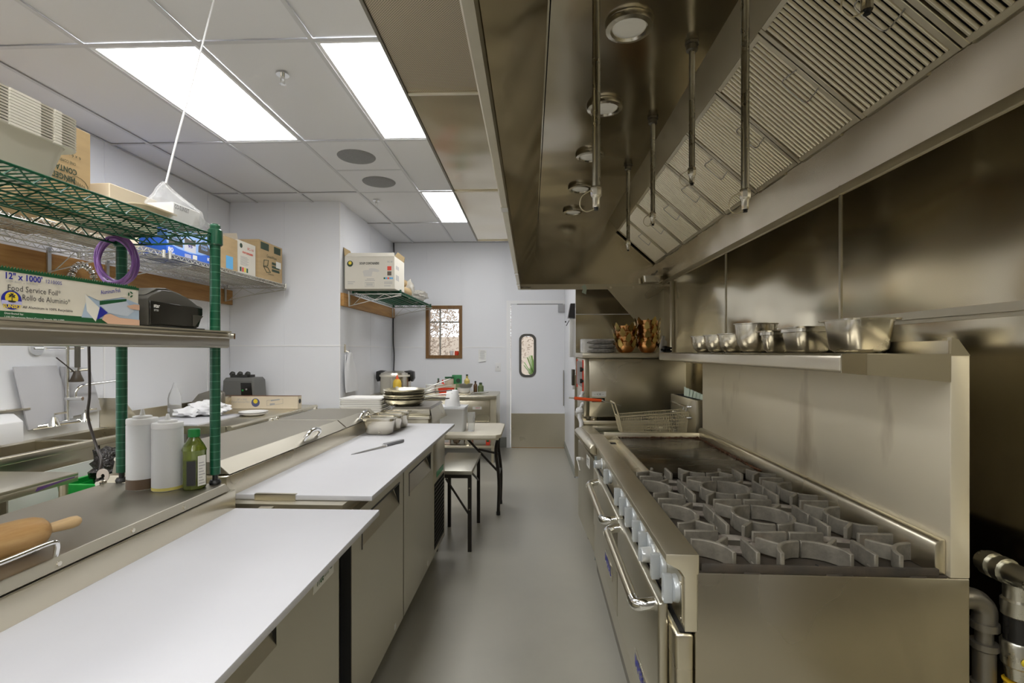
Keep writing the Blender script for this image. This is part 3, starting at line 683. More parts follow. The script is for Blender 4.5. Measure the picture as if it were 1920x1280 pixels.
# ------------------------------------------------------------------ RANGE  (local frame: x into the depth, y away from the viewer)
RGZ = -R(.8); L, D = 1.83, .66
rg = thing('gas_range', 'stainless six burner gas range with griddle and two ovens', 'range', (.413, 1.262, 0), RGZ)
def rp_(mb, name, m, parent=rg, **k): return mb.build(name, m, parent, local=True, **k)
rp_(MB().box(0, D, 0, L, .15, .855), 'body', steel('steel_side', col=(.50, .455, .36), rough=.27, brush=(1, 60, 60)), bevel=.004)
rp_(MB().box(-.05, -.002, 0.0, L, .34, .700), 'front_frame', SV, bevel=.011, seg=3)
rp_(MB().box(-.045, -.002, .004, L - .004, .15, .334), 'kick_panel', SFR, bevel=.003)
rp_(MB().prism([(-.073, .90), (.010, .90), (.010, .705), (-.026, .705), (-.026, .842), (-.036, .858), (-.069, .876), (-.073, .882)], 'y', 0, L), 'front_rail', steel('steel_rail', col=(.84, .78, .63), rough=.40, brush=(60, 1, 60)), bevel=.0025)
rp_(MB().box(-.030, -.0265, .012, L - .012, .722, .84), 'valve_panel', SV)
for z in (.73, .82): rp_(MB().cyl((-.033, .018, z), (-.0305, .018, z), .005, n=10), 'screw', PANS)
rp_(MB().box(-.036, -.006, .006, L, .7005, .7045), 'drip_gap', DARKHOLE)
# knobs
kb = MB().cyl((0, 0, 0), (-.012, 0, 0), .034, .032, 20)
kg = MB().prism([(-.011, -.034), (.011, -.034), (.0095, .034), (-.0095, .034)], 'x', -.052, -.011)
first = None
for k, (y, kind) in enumerate(((.055, 0), (.19, 0), (.305, 1), (.36, 0), (.47, 0), (.615, 0), (.745, 0), (.875, 0), (1.22, 0), (1.55, 1))):
    z = .79 if kind == 0 else .775
    kn = MB()
    if kind == 0:
        kn.cyl((-.030, y, z), (-.044, y, z), .036, .033, 20)
        bar = rp_(kn, 'knob', KNOBG, bevel=.002)
        rp_(MB().prism([(y - .013, z - .036), (y + .013, z - .036), (y + .011, z + .036), (y - .011, z + .036)], 'x', -.068, -.043), 'grip', KNOBG, bar, bevel=.004)
    else:
        kn.cyl((-.030, y, z), (-.040, y, z), .034, .031, 24).cyl((-.040, y, z), (-.072, y, z), .025, .022, 24)
        bar = rp_(kn, 'knob', mat('clear_knob', (.62, .64, .64), .15, .3) if 'clear_knob' not in MATS else MATS['clear_knob'], bevel=.003)
        rp_(MB().box(-.080, -.071, y - .006, y + .006, z - .02, z + .02), 'grip', KNOBG, bar, bevel=.002)
# doors
for k, y0 in enumerate((.058, .735)):
    y1 = y0 + .670
    dr = rp_(MB().box(-.078, -.051, y0, y1, .345, .748), 'oven_door', SFR, bevel=.008, seg=3)
    a, c, hz_, hx_ = y0 + .045, y1 - .045, .715, -.128
    hp = smooth_path([(-.076, a, hz_ + .01), (-.105, a + .001, hz_ + .005), (-.124, a + .012, hz_), (hx_, a + .04, hz_)], 5)
    hb = rp_(MB().tube([(hx_, a + .035, hz_), (hx_, c - .035, hz_)], .0150, 14), 'handle', SV, dr)
    rp_(MB().tube(hp, .0165, 14), 'handle_elbow', CHROME, dr)
    rp_(MB().tube([(p[0], a + c - p[1], p[2]) for p in hp], .0165, 14), 'handle_elbow', CHROME, dr)
    ly = y0 + (.10 if k == 0 else .13); lz = .425 - .02 * (k == 0) + .02 * k
    rp_(MB().box(-.081, -.0782, ly - .01, ly + .20, lz - .012, lz + .048), 'badge', PANS, dr, bevel=.001)
    text('IMPERIAL', dr, (-.0812, ly + .19, lz), (0, -1, 0), (0, 0, 1), .18, .036, INKBL, 'badge_lettering', local=True, bold=.03)
for x in (.06, D - .06):
    for y in (.08, L - .08): rp_(MB().lathe([(.022, 0), (.024, .02), (.02, .03), (.02, .152)], (x, y, 0), 12), 'leg', SDARK)
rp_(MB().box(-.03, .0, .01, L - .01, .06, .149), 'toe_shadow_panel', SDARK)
# burner deck
BY0, BY1 = .006, .922
bx0, bx1 = .016, .590
rp_(MB().box(.012, D - .05, .004, BY1, .855, .858), 'deck_sheet', RUST)
rim = MB().box(bx0, bx1, .002, .012, .8575, .876)
for x in (.12, .32, .52): rim.box(x, x + .04, .001, .013, .848, .858)
rp_(rim, 'tray_edge', RUST, bevel=.002)
rp_(MB().box(.300, .304, .004, .014, .8575, .877), 'tray_joint', DARKHOLE)
# grates: 6 castings 12 in square, burners below
def grate_mb():
    g = MB(); zt, zb, wd_ = .040, -.006, .0115
    for a in (0, 90, 180, 270):
        c, s = math.cos(R(a)), math.sin(R(a))
        g.obox((.150 * c, .150 * s), (.050 * c, .050 * s), wd_, zb, zt)
        g.obox((.152 * c, .152 * s), (.120 * c, .120 * s), .016, -.006, zb + .012)
    for sx in (-1, 1):
        for sy in (-1, 1):
            base = math.degrees(math.atan2(-sy, -sx))
            g.ribbon(arc((sx * .151, sy * .151),   .088, base - 45, base + 45, 9), wd_, zb, zt)
            g.obox((sx * .091, sy * .091), (sx * .042, sy * .042), wd_, zb + .006, zt)
    return g.mesh('grate', [IRON], bevel=.0022, seg=1)
def burner_mb():
    b_ = MB().lathe([(.026, .010), (.030, .022), (.044, .030), (.058, .026), (.064, .012), (.060, .0), (.034, -.004), (.026, .010)], (0, 0, 0), 22, cap=False)
    b_.cyl((0, 0, -.004), (0, 0, .006), .028, n=18); b_.box(-.15, -.055, -.012, .012, .0, .02)
    return b_.mesh('burner', [BURN], bevel=0)
gme, bme = grate_mb(), burner_mb()
for i in range(3):
    for j in range(2):
        cx_, cy_ = bx0 + .143 + .287 * j, BY0 + .153 + .306 * i
        o = bpy.data.objects.new('grate', gme); COL.objects.link(o); o.parent = rg; o.location = (cx_, cy_, .866); o.scale = (.936, 1, 1); WM[o.name] = WM[rg.name]
        o = bpy.data.objects.new('burner', bme); COL.objects.link(o); o.parent = rg; o.location = (cx_, cy_, .861); o.scale = (1, 1, .55); o.rotation_euler = (0, 0, .2 * j); WM[o.name] = WM[rg.name]
        rp_(MB().lathe([(.011, 0), (.011, .02), (.006, .026)], (cx_ + .075, cy_ - .015, .862), 10), 'pilot', COPPER)
        dk = MB().obox((cx_ - .052, cy_ + .008), (cx_ + .052, cy_ - .006), .004, .862, .878); rp_(dk, 'burner_shade_strip', SDARK)  # dark strip standing in for the shaded far side of the grate opening
# griddle
gy0, gy1 = BY1 + .006, L - .012
rp_(MB().box(.092, D - .075, gy0, gy1 - .02, .858, .884), 'griddle_plate', GRID, bevel=.003)
rp_(MB().box(.012, .086, gy0, gy1 - .02, .853, .858), 'grease_trough', SH)
rp_(MB().box(.086, .0905, gy0, gy1 - .02, .855, .892), 'trough_wall', SLIP)
rp_(MB().box(.03, .075, gy1 - .10, gy1 - .05, .8582, .8592), 'grease_chute', DARKHOLE)
rp_(MB().box(.012, D - .05, gy1 - .018, gy1 + .004, .85, .915), 'side_splash', SH, bevel=.002)
rnd = random.Random(11); gm = MB()
for k in range(46): x = .10 + .51 * (k / 45.) ** .8; gm.blob((x, gy1 - .022 - rnd.random() * .004, .885), .012, .004, .004 + .006 * rnd.random() * (x > .3), .3, k, 1)
for k in range(30): y = gy0 + .05 + .8 * k / 29.; gm.blob((D - .078, y, .885), .006, .022, .004 + .004 * rnd.random(), .3, k + 50, 1)
for k in range(16): y = gy0 + .02 + .85 * k / 15.; gm.blob((.094, y, .884), .004, .03, .0025, .3, k + 90, 1)
rp_(gm, 'burnt_edge', GREASE, kind='stuff', fix=False)
# backguard, roll, shelf
rp_(MB().box(D - .046, D, 0, L, .855, 1.405), 'backguard', SBACK, bevel=.003)
rp_(MB().prism([(D - .046, 1.40), (D, 1.40), (D - .028, 1.44), (D - .044, 1.445)], 'y', -.001, .012), 'end_bracket', SV)
rp_(MB().prism([(D - .074, .858), (D - .047, .858), (D - .047, .945), (D - .058, .945), (D - .069, .939), (D - .074, .928)], 'y', .012, L - .004), 'splash_roll', SH, bevel=.004)
shf = MB().prism([(.352, 1.362), (.356, 1.358), (.368, 1.358), (.368, 1.390), (D - .046, 1.390), (D - .046, 1.405), (.364, 1.405), (.355, 1.402), (.352, 1.394)], 'y', 0, L)
rp_(shf, 'high_shelf', steel('steel_shelf', col=(.78, .72, .58), rough=.3, brush=(60, 1, 60), smudge=.1), bevel=.003)
rp_(MB().prism([(.356, 1.358), (D - .046, 1.335), (D - .046, 1.404), (.356, 1.404)], 'y', -.002, .004), 'shelf_end', SH)
rp_(MB().prism([(.354, 1.357), (.415, 1.352), (.415, 1.4045), (.354, 1.4045)], 'y', -.0035, -.0015), 'shelf_corner', SHOOD)
rp_(MB().box(D - .050, D - .044, .002, L, 1.405, 1.437), 'shelf_upstand', SH)
rp_(MB().prism([(.356, 1.358), (D - .046, 1.335), (D - .046, 1.404), (.356, 1.404)], 'y', L - .004, L + .002), 'shelf_end', SH)
# ---- pans and bowls standing on the high shelf
def hotel_pan(name, label, cx, cy, hx, hy, h, z, group=None, taper=.012, m=PANS, step=True):
    t = thing(name, label, 'pan', (cx, cy, z), group=group); q = MB(); r_ = .028
    lp = [q.rrect(cx, cy, hx - taper - .012, hy - taper - .012, r_, z), q.rrect(cx, cy, hx - taper, hy - taper, r_, z + .012)]
    if step: lp += [q.rrect(cx, cy, hx - .004, hy - .004, r_, z + h * .78), q.rrect(cx, cy, hx, hy, r_, z + h * .80)]
    lp += [q.rrect(cx, cy, hx, hy, r_, z + h - .003)]
    inn = [q.rrect(cx, cy, hx - .002, hy - .002, r_, z + h - .004), q.rrect(cx, cy, hx - taper - .003, hy - taper - .003, r_, z + .014), q.rrect(cx, cy, hx - taper - .014, hy - taper - .014, r_, z + .003)]
    q.loft(lp + inn, ang if False else 0); q.build('bowl', m, t, ang=50)
    rm = MB(); rm.loft([rm.rrect(cx, cy, hx - .001, hy - .001, r_, z + h - .003), rm.rrect(cx, cy, hx + .011, hy + .011, .032, z + h - .006), rm.rrect(cx, cy, hx + .012, hy + .012, .032, z + h - .001), rm.rrect(cx, cy, hx - .002, hy - .002, r_, z + h)], closed=True)
    rm.build('rim', m, t, ang=30)
    return t
SZ = 1.4055
hotel_pan('steam_pan', 'largest square steel pan at the near end of the high shelf', .965, 1.50, .066, .078, .10, SZ, taper=.010, step=False)
hotel_pan('steam_pan', 'second steel pan from the near end, with stepped rim', 0.985, 1.80, .070, .075, .092, SZ)
hotel_pan('steam_pan', 'narrow stepped steel pan between round bowl and larger pans', 0.99, 2.02, .065, .045, .088, SZ)
def bowl(name, label, c, r_, h, group=None, m=PANS):
    t = thing(name, label, 'bowl', c, group=group)
    MB().lathe([(r_ * .50, 0), (r_ * .68, h * .08), (r_ * .86, h * .35), (r_ * .96, h * .7), (r_, h), (r_ * 1.06, h + .002), (r_ * 1.06, h + .005), (r_ * .985, h + .004), (r_ * .94, h * .7), (r_ * .84, h * .37), (r_ * .66, h * .11), (.0001, .004)], c, 30, cap=True).build('bowl', m, t, ang=50)
    return t
bowl('mixing_bowl', 'tall round steel bowl beside the narrow pan on the high shelf', (1.01, 2.27, SZ), .088, .125)
for k, (x, y) in enumerate(((1.015, 2.50), (1.015, 2.70), (1.015, 2.91))):
    bowl('small_bowl', ('nearest of three small round steel bowls on the high shelf', 'middle of three small round steel bowls on the high shelf', 'farthest of three small round steel bowls on the high shelf')[k], (x, y, SZ), .083, .088, 'small bowls on the high shelf')
MB().tube([(1.05, 3.01, 1.48), (1.06, 3.30, 1.473), (1.24, 3.3, 1.473)], .004).build('ladle_handle', CHROMEW, None, label='thin steel utensil handle behind the small bowls', cat='utensil')

# ------------------------------------------------------------------ GAS PIPING BEHIND THE RANGE
t = thing('gas_regulator', 'grey gas regulator and black iron elbow behind the range', 'regulator', (1.165, 1.32, .27))
px, py = 1.165, 1.32
MB().tube(smooth_path([(1.10, py, .775), (1.14, py, .775), (px, py, .75), (px, py, .715)], 5), .026, 14).lathe([(.031, 0), (.031, .018)], (px, py, .70), 14).build('elbow', PIPEB, t)
MB().cyl((px, py, .66), (px, py, .705), .019).lathe([(.030, 0), (.030, .015), (.024, .02), (.024, .10), (.030, .105), (.030, .12)], (px, py, .545), 14).cyl((px, py, .50), (px, py, .55), .019).build('coupling', PIPEB, t)
MB().cyl((px, py, .497), (px, py, .512), .021).build('thread_tape', mat('blue_tape', (.45, .62, .66), .6), t)
MB().lathe([(.03, .0), (.05, .02), (.062, .06), (.036, .115), (.03, .12)], (px, py, .38), 20).cyl((px, py, .43), (px + .085, py + .01, .435), .014, n=12).build('valve_body', PIPE, t)
MB().lathe([(.085, 0), (.092, .008), (.092, .020), (.07, .03)], (px, py, .35), 24).lathe([(.07, 0), (.08, .05), (.085, .05)], (px, py, .27), 24).build('diaphragm_case', PIPE, t)
t = thing('gas_supply_pipe', 'galvanised gas pipe with yellow flexible hose by right wall', 'pipe', (1.25, 1.15, .1))
MB().cyl((1.235, 1.34, .80), (1.235, .95, .80), .027).lathe([(.034, -.02), (.034, .0)], (0, 0, 0), 14).build('run', PIPE, t) if False else MB().cyl((1.215, 1.38, .85), (1.215, .95, .85), .027).build('run', PIPE, t)
for y in (1.365, 1.33, 1.24): MB().cyl((1.215, y, .85), (1.215, y - .02, .85), .033).build('band', PIPE, t)
hx, hy = 1.215, 1.285
MB().lathe([(.029, 0), (.033, .004), (.033, .04), (.028, .045), (.028, .08)], (hx, hy, .75), 16).build('drop_fitting', PIPE, t)
MB().cyl((hx, hy, .69), (hx, hy, .755), .028).build('rubber_sleeve', BLACKG, t)
lf_ = MB().lathe([(.024, 0), (.027, .03), (.032, .035), (.034, .09), (.031, .095)], (hx, hy, .595), 16).build('quick_coupler', PIPE, t)
MB().cyl((hx - .01, hy - .037, .65), (hx - .01, hy - .030, .65), .010).build('yellow_tag', INKY, t)
hs = [(.024 + .006 * (k % 2), .012 * k) for k in range(22)]
MB().lathe(hs, (hx, hy, .335), 14).build('yellow_hose', YELLOW, t)
MB().cyl((hx - .005, hy - .03, .49), (hx + .03, hy - .055, .49), .028, n=16).build('handwheel', YELLOW, t)
MB().lathe([(.030, 0), (.034, .01), (.034, .05), (.028, .055)], (hx, hy, .41), 8).build('hose_nut', mat('blue_grey_steel', (.40, .45, .47), .35, .9), t)

# ------------------------------------------------------------------ FRYER
fr = thing('deep_fryer', 'stainless floor deep fryer standing beyond the griddle', 'fryer', (.40, 3.10, 0), R(2.5))
F = lambda mb, name, m, parent=fr, **k: mb.build(name, m, parent, local=True, **k)
F(MB().box(.02, .74, 0, .72, .10, .80), 'cabinet', SFR, bevel=.003)
F(MB().box(-.005, .018, .005, .715, .16, .735), 'door_panel', SFR, bevel=.004)
F(MB().prism([(.02, .835), (-.02, .826), (-.036, .808), (-.034, .785), (-.015, .77), (.02, .77)], 'y', 0, .72), 'bullnose', SH, bevel=.006, seg=3)
F(MB().box(.02, .10, 0, .72, .80, .842).box(.64, .74, 0, .72, .80, .842).box(.10, .64, 0, .03, .80, .842).box(.10, .64, .69, .72, .80, .842), 'top_deck', SH, bevel=.003)
F(MB().box(.10, .64, .03, .69, .801, .806), 'oil_surface', OILDK)
F(MB().box(-.0075, -.0055, .17, .29, .64, .71), 'badge', LABELW); text('TFS', fr, (-.0076, .265, .655), (0, -1, 0), (0, 0, 1), .07, .04, INKB, 'badge_lettering', local=True)
F(MB().cyl((-.006, .60, .615), (-.035, .60, .615), .013), 'door_knob', WHITEP); F(MB().tube([(-.03, .60, .615), (-.045, .35, .585)], .004), 'door_rod', CHROMEW)
for x in (.08, .68):
    for y in (.06, .66): F(MB().cyl((x, y, 0), (x, y, .102), .022), 'leg', SDARK)
fl = F(MB().box(.635, .74, .02, .50, .842, 1.105), 'flue_box', SFR, bevel=.003)
F(MB().box(.65, .73, .05, .47, 1.105, 1.107), 'flue_opening', DARKHOLE)
for z in (1.055, .985): F(MB().tube([(.634, .09, z), (.612, .10, z), (.612, .42, z), (.634, .43, z)], .006), 'basket_hanger', CHROME)
F(MB().box(-.004, .012, -.012, -.001, .12, .76), 'side_edge', mat('blue_grey_edge', (.36, .42, .43), .4, .5))
# papers standing in the flue gap
t = thing('order_pads', 'stack of pale green order slips standing on the fryer flue', 'paper', (1.09, 3.30, 1.105))
for k in range(5): MB().add([(1.055 + .004 * k, 3.46 - .06 * k, 1.108), (1.055 + .004 * k, 3.36 - .055 * k, 1.108), (1.06 + .005 * k, 3.35 - .055 * k, 1.155 - .004 * k), (1.06 + .005 * k, 3.47 - .06 * k, 1.17 - .006 * k)], [(0, 1, 2, 3)]).build('slip', PAPERG, t, fix=False)
# fry basket
bk = thing('fry_basket', 'wire fry basket hung on the fryer with long orange handle', 'basket', (.8, 3.32, .86))
bx = [(.60, .875), (1.00, .865), (1.02, 1.02), (.575, .985)]; y0, y1 = 3.24, 3.40
wm = MB()
N = 38
for k in range(N + 1):
    u = k / N; xb = .60 + u * .40; xt = .575 + u * .445; zt = .985 + u * .035; zb = .875 - u * .01
    for y in (y0, y1): wm.tube([(xb, y + (.012 if y == y0 else -.012), zb), (xt, y, zt)], .0019, n=4)
    wm.tube([(xb, y0 + .012, zb), (xb, y1 - .012, zb)], .0019, n=4)
for k in range(7):
    v = k / 7.
    for y in (y0, y1):
        yy = y + (.012 if y == y0 else -.012) * (1 - v); wm.tube([(.60 - .025 * v, yy, .875 + .11 * v), (1.0 + .02 * v, yy, .865 + .155 * v)], .0019, n=4)
    yb_ = y0 + .012 + (y1 - y0 - .024) * v; wm.tube([(.60, yb_, .875), (1.0, yb_, .865)], .0019, n=4)
for k in range(12):
    y = y0 + (y1 - y0) * k / 11.; wm.tube([(.60, y, .875), (.575, y, .985)], .0019, n=4); wm.tube([(1.0, y, .865), (1.02, y, 1.02)], .0019, n=4)
wm.build('mesh', BRASSW, bk, kind='stuff')
MB().tube([(.575, y0, .985), (1.02, y0, 1.02), (1.02, y1, 1.02), (.575, y1, .985)], .0035, closed=True).tube([(.60, y0 + .012, .875), (1.0, y0 + .012, .865), (1.0, y1 - .012, .865), (.60, y1 - .012, .875)], .003, closed=True).tube([(.545, y0, 1.075), (.575, y0, .985), (.60, y0 + .012, .875)], .004).tube([(.545, y1, 1.075), (.575, y1, .985), (.60, y1 - .012, .875)], .004).tube([(.545, y0, 1.075), (.545, y1, 1.075)], .004).build('frame', BRASSW, bk)
MB().tube([(1.015, 3.29, 1.02), (1.03, 3.29, 1.065), (1.042, 3.29, 1.045)], .0035).tube([(1.015, 3.35, 1.02), (1.03, 3.35, 1.065), (1.042, 3.35, 1.045)], .0035).build('hook', CHROMEW, bk)
MB().tube([(.60, 3.32, 1.05), (.47, 3.32, 1.085)], .0035).build('handle_rod', CHROMEW, bk); MB().tube([(.47, 3.32, 1.085), (.37, 3.32, 1.092), (.29, 3.32, 1.10)], [.010, .011, .010], 10).build('handle_grip', ORANGE, bk); MB().cyl((.29, 3.32, 1.10), (.255, 3.32, 1.102), .0045).build('handle_tip', CHROMEW, bk)

# ------------------------------------------------------------------ COUNTERTOP OVEN ON ITS STAND
st = thing('equipment_stand', 'low steel equipment stand under the countertop oven', 'stand', (.80, 4.2, 0))
MB().box(.40, 1.24, 3.87, 4.50, .835, .875).build('top', SH, st, bevel=.004)
for x in (.45, 1.19):
    for y in (3.92, 4.45): MB().cyl((x, y, 0), (x, y, .836), .02).build('leg', SV, st)
MB().box(.43, 1.21, 3.90, 4.47, .22, .25).build('undershelf', SH, st, bevel=.004)
ov = thing('countertop_oven', 'steel countertop oven with red trimmed front and flat top shelf', 'oven', (.80, 4.13, .876))
MB().box(.455, 1.20, 3.88, 4.40, .905, 1.355).build('body', SV, ov, bevel=.004)
MB().box(.412, .455, 3.875, 4.405, .905, 1.355).build('front_frame', SFR, ov, bevel=.006)
MB().box(.404, .4115, 3.92, 4.36, 1.13, 1.33).build('door', SDARK, ov); MB().box(.4035, .4115, 3.885, 3.905, 1.10, 1.345).build('red_trim', RED, ov); MB().box(.4035, .4115, 4.375, 4.39, 1.10, 1.345).build('red_trim', RED, ov)
for z in (1.27, 1.18): MB().cyl((.412, 3.90, z), (.385, 3.90, z), .018).build('knob', BLACK, ov)
for x in (.50, 1.15):
    for y in (3.93, 4.35): MB().lathe([(.026, 0), (.03, .008), (.022, .014), (.022, .031)], (x, y, .8755), 14).build('foot', PANS, ov)
MB().box(.395, 1.235, 3.80, 4.44, 1.36, 1.40).build('top_shelf', steel('steel_oventop', col=(.66, .61, .5), rough=.34, brush=(1, 60, 60)), ov, bevel=.006)
MB().box(.475, .585, 3.8775, 3.8795, 1.06, 1.10).build('rating_plate', LABELW, ov); MB().box(.476, .575, 3.8775, 3.8795, 1.018, 1.05).build('name_plate', BLACKG, ov)
text('VOLLRATH', ov, (.488, 3.8774, 1.027), (1, 0, 0), (0, 0, 1), .075, .014, INKW, 'plate_lettering'); text('- CE -', ov, (.495, 3.8774, 1.073), (1, 0, 0), (0, 0, 1), .07, .012, INKB, 'plate_lettering')
t = thing('tied_rag', 'white twisted rag tied to the oven front', 'rag', (.40, 3.87, .92))
MB().tube(smooth_path([(.405, 3.86, 1.10), (.39, 3.85, 1.06), (.405, 3.85, 1.02), (.385, 3.85, .98), (.395, 3.86, .93)], 5), [.012 + .005 * math.sin(k * 1.7) for k in range(21)], 8).blob((.375, 3.85, .955), .03, .025, .025, .25, 4, 2).build('knot', CLOTH, t); MB().tube(smooth_path([(.385, 3.85, .95), (.38, 3.86, .90), (.392, 3.85, .85), (.385, 3.86, .80)], 5), .016, 8).build('tail', CLOTH, t)
# things on the oven's top shelf (z 1.40)
PZT = 1.4005
for k in range(9):
    q = MB(); z = PZT + .0125 * k; cx_, cy_ = .555, 4.13
    q.loft([q.rrect(cx_, cy_, .134, .101, .03, z), q.rrect(cx_, cy_, .138, .105, .035, z + .010), q.rrect(cx_, cy_, .140, .107, .035, z + .012), q.rrect(cx_, cy_, .11, .08, .03, z + .004)], cap1=True)
    tag(q.build('plate', WHITEC, None), '%s white rectangular plate of the stack on the oven' % ('lowest', 'second lowest', 'third lowest', 'fourth lowest', 'middle', 'fourth highest', 'third highest', 'second highest', 'topmost')[k], 'plate', 'white plates on the oven shelf')
for k, (dx, a) in enumerate(((0, 0), (.01, .12), (.0, -.1))):
    q = MB(); zc = PZT + .012 + .034 * k
    for j, (ry, rz_) in enumerate(((.055, .017), (.045, .014))): q.blob((.545 + dx + .015 * j, 3.90 - .012 * j, zc + .010 * j), .105 - .015 * j, ry, rz_, .10, 3 * k + j, 3)
    tag(q.build('oven_mitt', GREYC, None), ('lowest grey folded oven cloth before the white plates', 'middle grey folded oven cloth before the white plates', 'uppermost grey folded oven cloth before the white plates')[k], 'cloth', 'folded grey oven cloths')
def karahi(label, x, y, z, rot, group):
    t = thing('copper_bowl', label, 'bowl', (x, y, z), rot, group=group)
    MB().lathe([(.032, 0), (.055, .010), (.071, .035), (.078, .066), (.082, .085), (.084, .085), (.080, .066), (.072, .035), (.054, .014), (.0001, .006)], (0, 0, 0), 26).build('bowl', COPPER, t, local=True, ang=50)
    for k in range(5):
        a = k * 2 * math.pi / 5; c, s = math.cos(a), math.sin(a); lf = MB()
        P = lambda r_, w_, z_: (r_ * c - w_ * s, r_ * s + w_ * c, z_)
        lf.add([P(.080, -.022, .060), P(.083, .0, .036), P(.080, .022, .060), P(.097, .016, .092), P(.105, 0, .112), P(.097, -.016, .092), P(.0845, 0, .07)], [(0, 1, 6), (1, 2, 6), (2, 3, 6), (3, 4, 6), (4, 5, 6), (5, 0, 6)])
        lf.add([P(.083, -.022, .060), P(.086, .0, .036), P(.083, .022, .060), P(.1, .016, .092), P(.108, 0, .112), P(.1, -.016, .092)], [(0, 1, 2, 3, 4, 5)])
        lf.build('leaf_handle', BRASS, t, local=True, fix=False, ang=20)
nb_ = {0: 'lowest', 1: 'second lowest', 2: 'third lowest', 3: 'fourth lowest', 4: 'fifth lowest', 5: 'uppermost'}
for k in range(4): karahi('%s copper bowl with brass leaf handles in shorter stack' % ('uppermost' if k == 3 else nb_[k]), .745, 3.94, PZT + .042 * k, .3 + .75 * k, 'copper serving bowls')
for k in range(6): karahi('%s copper bowl with brass leaf handles in taller stack' % nb_[k], .925, 3.97, PZT + .034 * k, .8 + .6 * k, 'copper serving bowls')
q = MB()
for k in range(9): q.tube(smooth_path([(1.04 + .013 * math.cos(k), 3.95 + .02 * math.sin(2 * k), PZT + .006 + .005 * k), (1.07, 3.97 + .01 * k * .3, PZT + .01 + .005 * k), (1.10 + .01 * math.sin(k), 3.95, PZT + .006 + .004 * k)], 4), .006, 6)
q.build('scouring_pad', BLACK, None, label='black scouring pad beside the taller copper stack', cat='scourer')
MB().lathe([(.03, 0), (.03, .09), (.014, .11), (.014, .14)], (1.10, 4.16, PZT), 14).build('shaker_bottle', WHITEP, None, label='small white bottle behind the copper bowls on oven shelf', cat='bottle')
# ------------------------------------------------------------------ REFRIGERATED PREP TABLES
def prep_table(name, label, loc, rz, L, seams, lids, ltop, lfront, lslope, board, grille, fr=0.0):
    """local frame: x=0 door faces, -x towards the back; y away from the viewer"""
    t = thing(name, label, 'prep table', loc, rz)
    def P(mb, nm, m, parent=t, **k): return mb.build(nm, m, parent, local=True, **k)
    P(MB().box(-.865, -.040 + fr, 0, L, .16, .862), 'cabinet', SFR, bevel=.004)
    P(MB().box(-.060 + fr, -.030 + fr, .0, L, .80, .872), 'counter_edge', SH, bevel=.003)
    P(MB().box(-.865, -.43, 0, L, .862, lfront), 'pan_rail_housing', SH, bevel=.004)
    P(MB().box(-.43, -.030 + fr, .002, L, .862, .8935 if grille else .8815), 'worktop', STOP)
    for k, (a, c) in enumerate(zip(seams, seams[1:])):
        a += .006; c -= .006
        if grille and k == len(seams) - 2:
            pn = P(MB().box(-.038, -.002, a, c, .165, .855), 'compressor_panel', SFR, bevel=.003)
            P(MB().box(-.003, -.0012, a + .03, c - .03, .20, .60), 'grille_back', DARKHOLE, pn)
            for q in range(15): P(MB().add([(-.001, a + .03, .21 + .026 * q), (-.001, c - .03, .21 + .026 * q), (.004, c - .03, .222 + .026 * q), (.004, a + .03, .222 + .026 * q)], [(0, 1, 2, 3)]), 'louvre', SDARK, pn, fix=False)
            P(MB().box(-.002, -.0005, a + .10, c - .05, .625, .66), 'green_badge', mat('badge_green', (.05, .33, .16), .4) if 'badge_green' not in MATS else MATS['badge_green'], pn)
            continue
        # door with a recessed pull pocket
        p0, p1, z0, z1 = a + .10, c - (.06 if grille else .38 if k == 1 else .30), .715, .815
        dm = MB().box(-.038, 0, a, p0, .17, .855).box(-.038, 0, p1, c, .17, .855).box(-.038, 0, p0, p1, .17, z0).box(-.038, 0, p0, p1, z1, .855)
        dr = P(dm, 'door', SFR)
        P(MB().add([(0, p0, z0), (0, p1, z0), (-.036, p1, z1 - .012), (-.036, p0, z1 - .012)], [(0, 1, 2, 3)]), 'pull_pocket', SFR, dr, fix=False)
        P(MB().add([(-.001, p0, z0), (-.036, p0, z1), (-.001, p0, z1)], [(0, 1, 2)]).add([(-.001, p1 - .0005, z0), (-.036, p1 - .0005, z1), (-.001, p1 - .0005, z1)], [(0, 1, 2)]).box(-.036, -.001, p0, p1, z1 - .001, z1).box(-.001, .0015, p0 - .005, p0 + .001, z0 - .01, z1).box(-.001, .0015, p0, p1, z1 - .003, z1 + .004), 'pocket_trim', BLACK, dr, fix=False)
        P(MB().box(-.044, -.039, a + .004, c - .004, .175, .85), 'gasket', BLACK, dr)
        P(MB().box(-.0005, .0015, a + .5 if c - a > .58 else c - .05, c - .03 if c - a <= .58 else a + .52, .19, .215), 'sticker', LABELW, dr)
        dr.location.x += fr
    for x in (-.12 + fr, -.80):
        for y in (.08, L - .08):
            P(MB().cyl((x, y, .10), (x, y, .165), .016).box(x - .012, x + .012, y - .014, y + .014, .06, .11), 'caster_fork', SDARK)
            P(MB().cyl((x - .014, y + .01, .045), (x + .014, y + .01, .045), .045, n=18), 'caster_wheel', BLACK)
    for a, c in lids:
        ld = P(MB().prism([(-.432, lfront + .003), (-.432 - lslope, ltop), (-.845, ltop), (-.855, lfront + .003)], 'y', a, c), 'lid', SLID, bevel=.0012, seg=1, ang=16)
        yield_lids.append((ld, a, c))
        for y in (a + .02, c - .02): P(MB().cyl((-.845, y - .014, ltop + .004), (-.845, y + .014, ltop + .004), .008, n=10).lathe([(.012, 0), (.006, .012)], (-.845, y, ltop), 8), 'lid_hinge', PANS, ld)
    bx0, bx1, by0, by1 = board
    bz = .912 if grille else .900
    P(MB().box(bx0, bx1, by0, by1, bz - .018, bz), 'cutting_board', BOARD, bevel=.003)
    return t, P
yield_lids = []
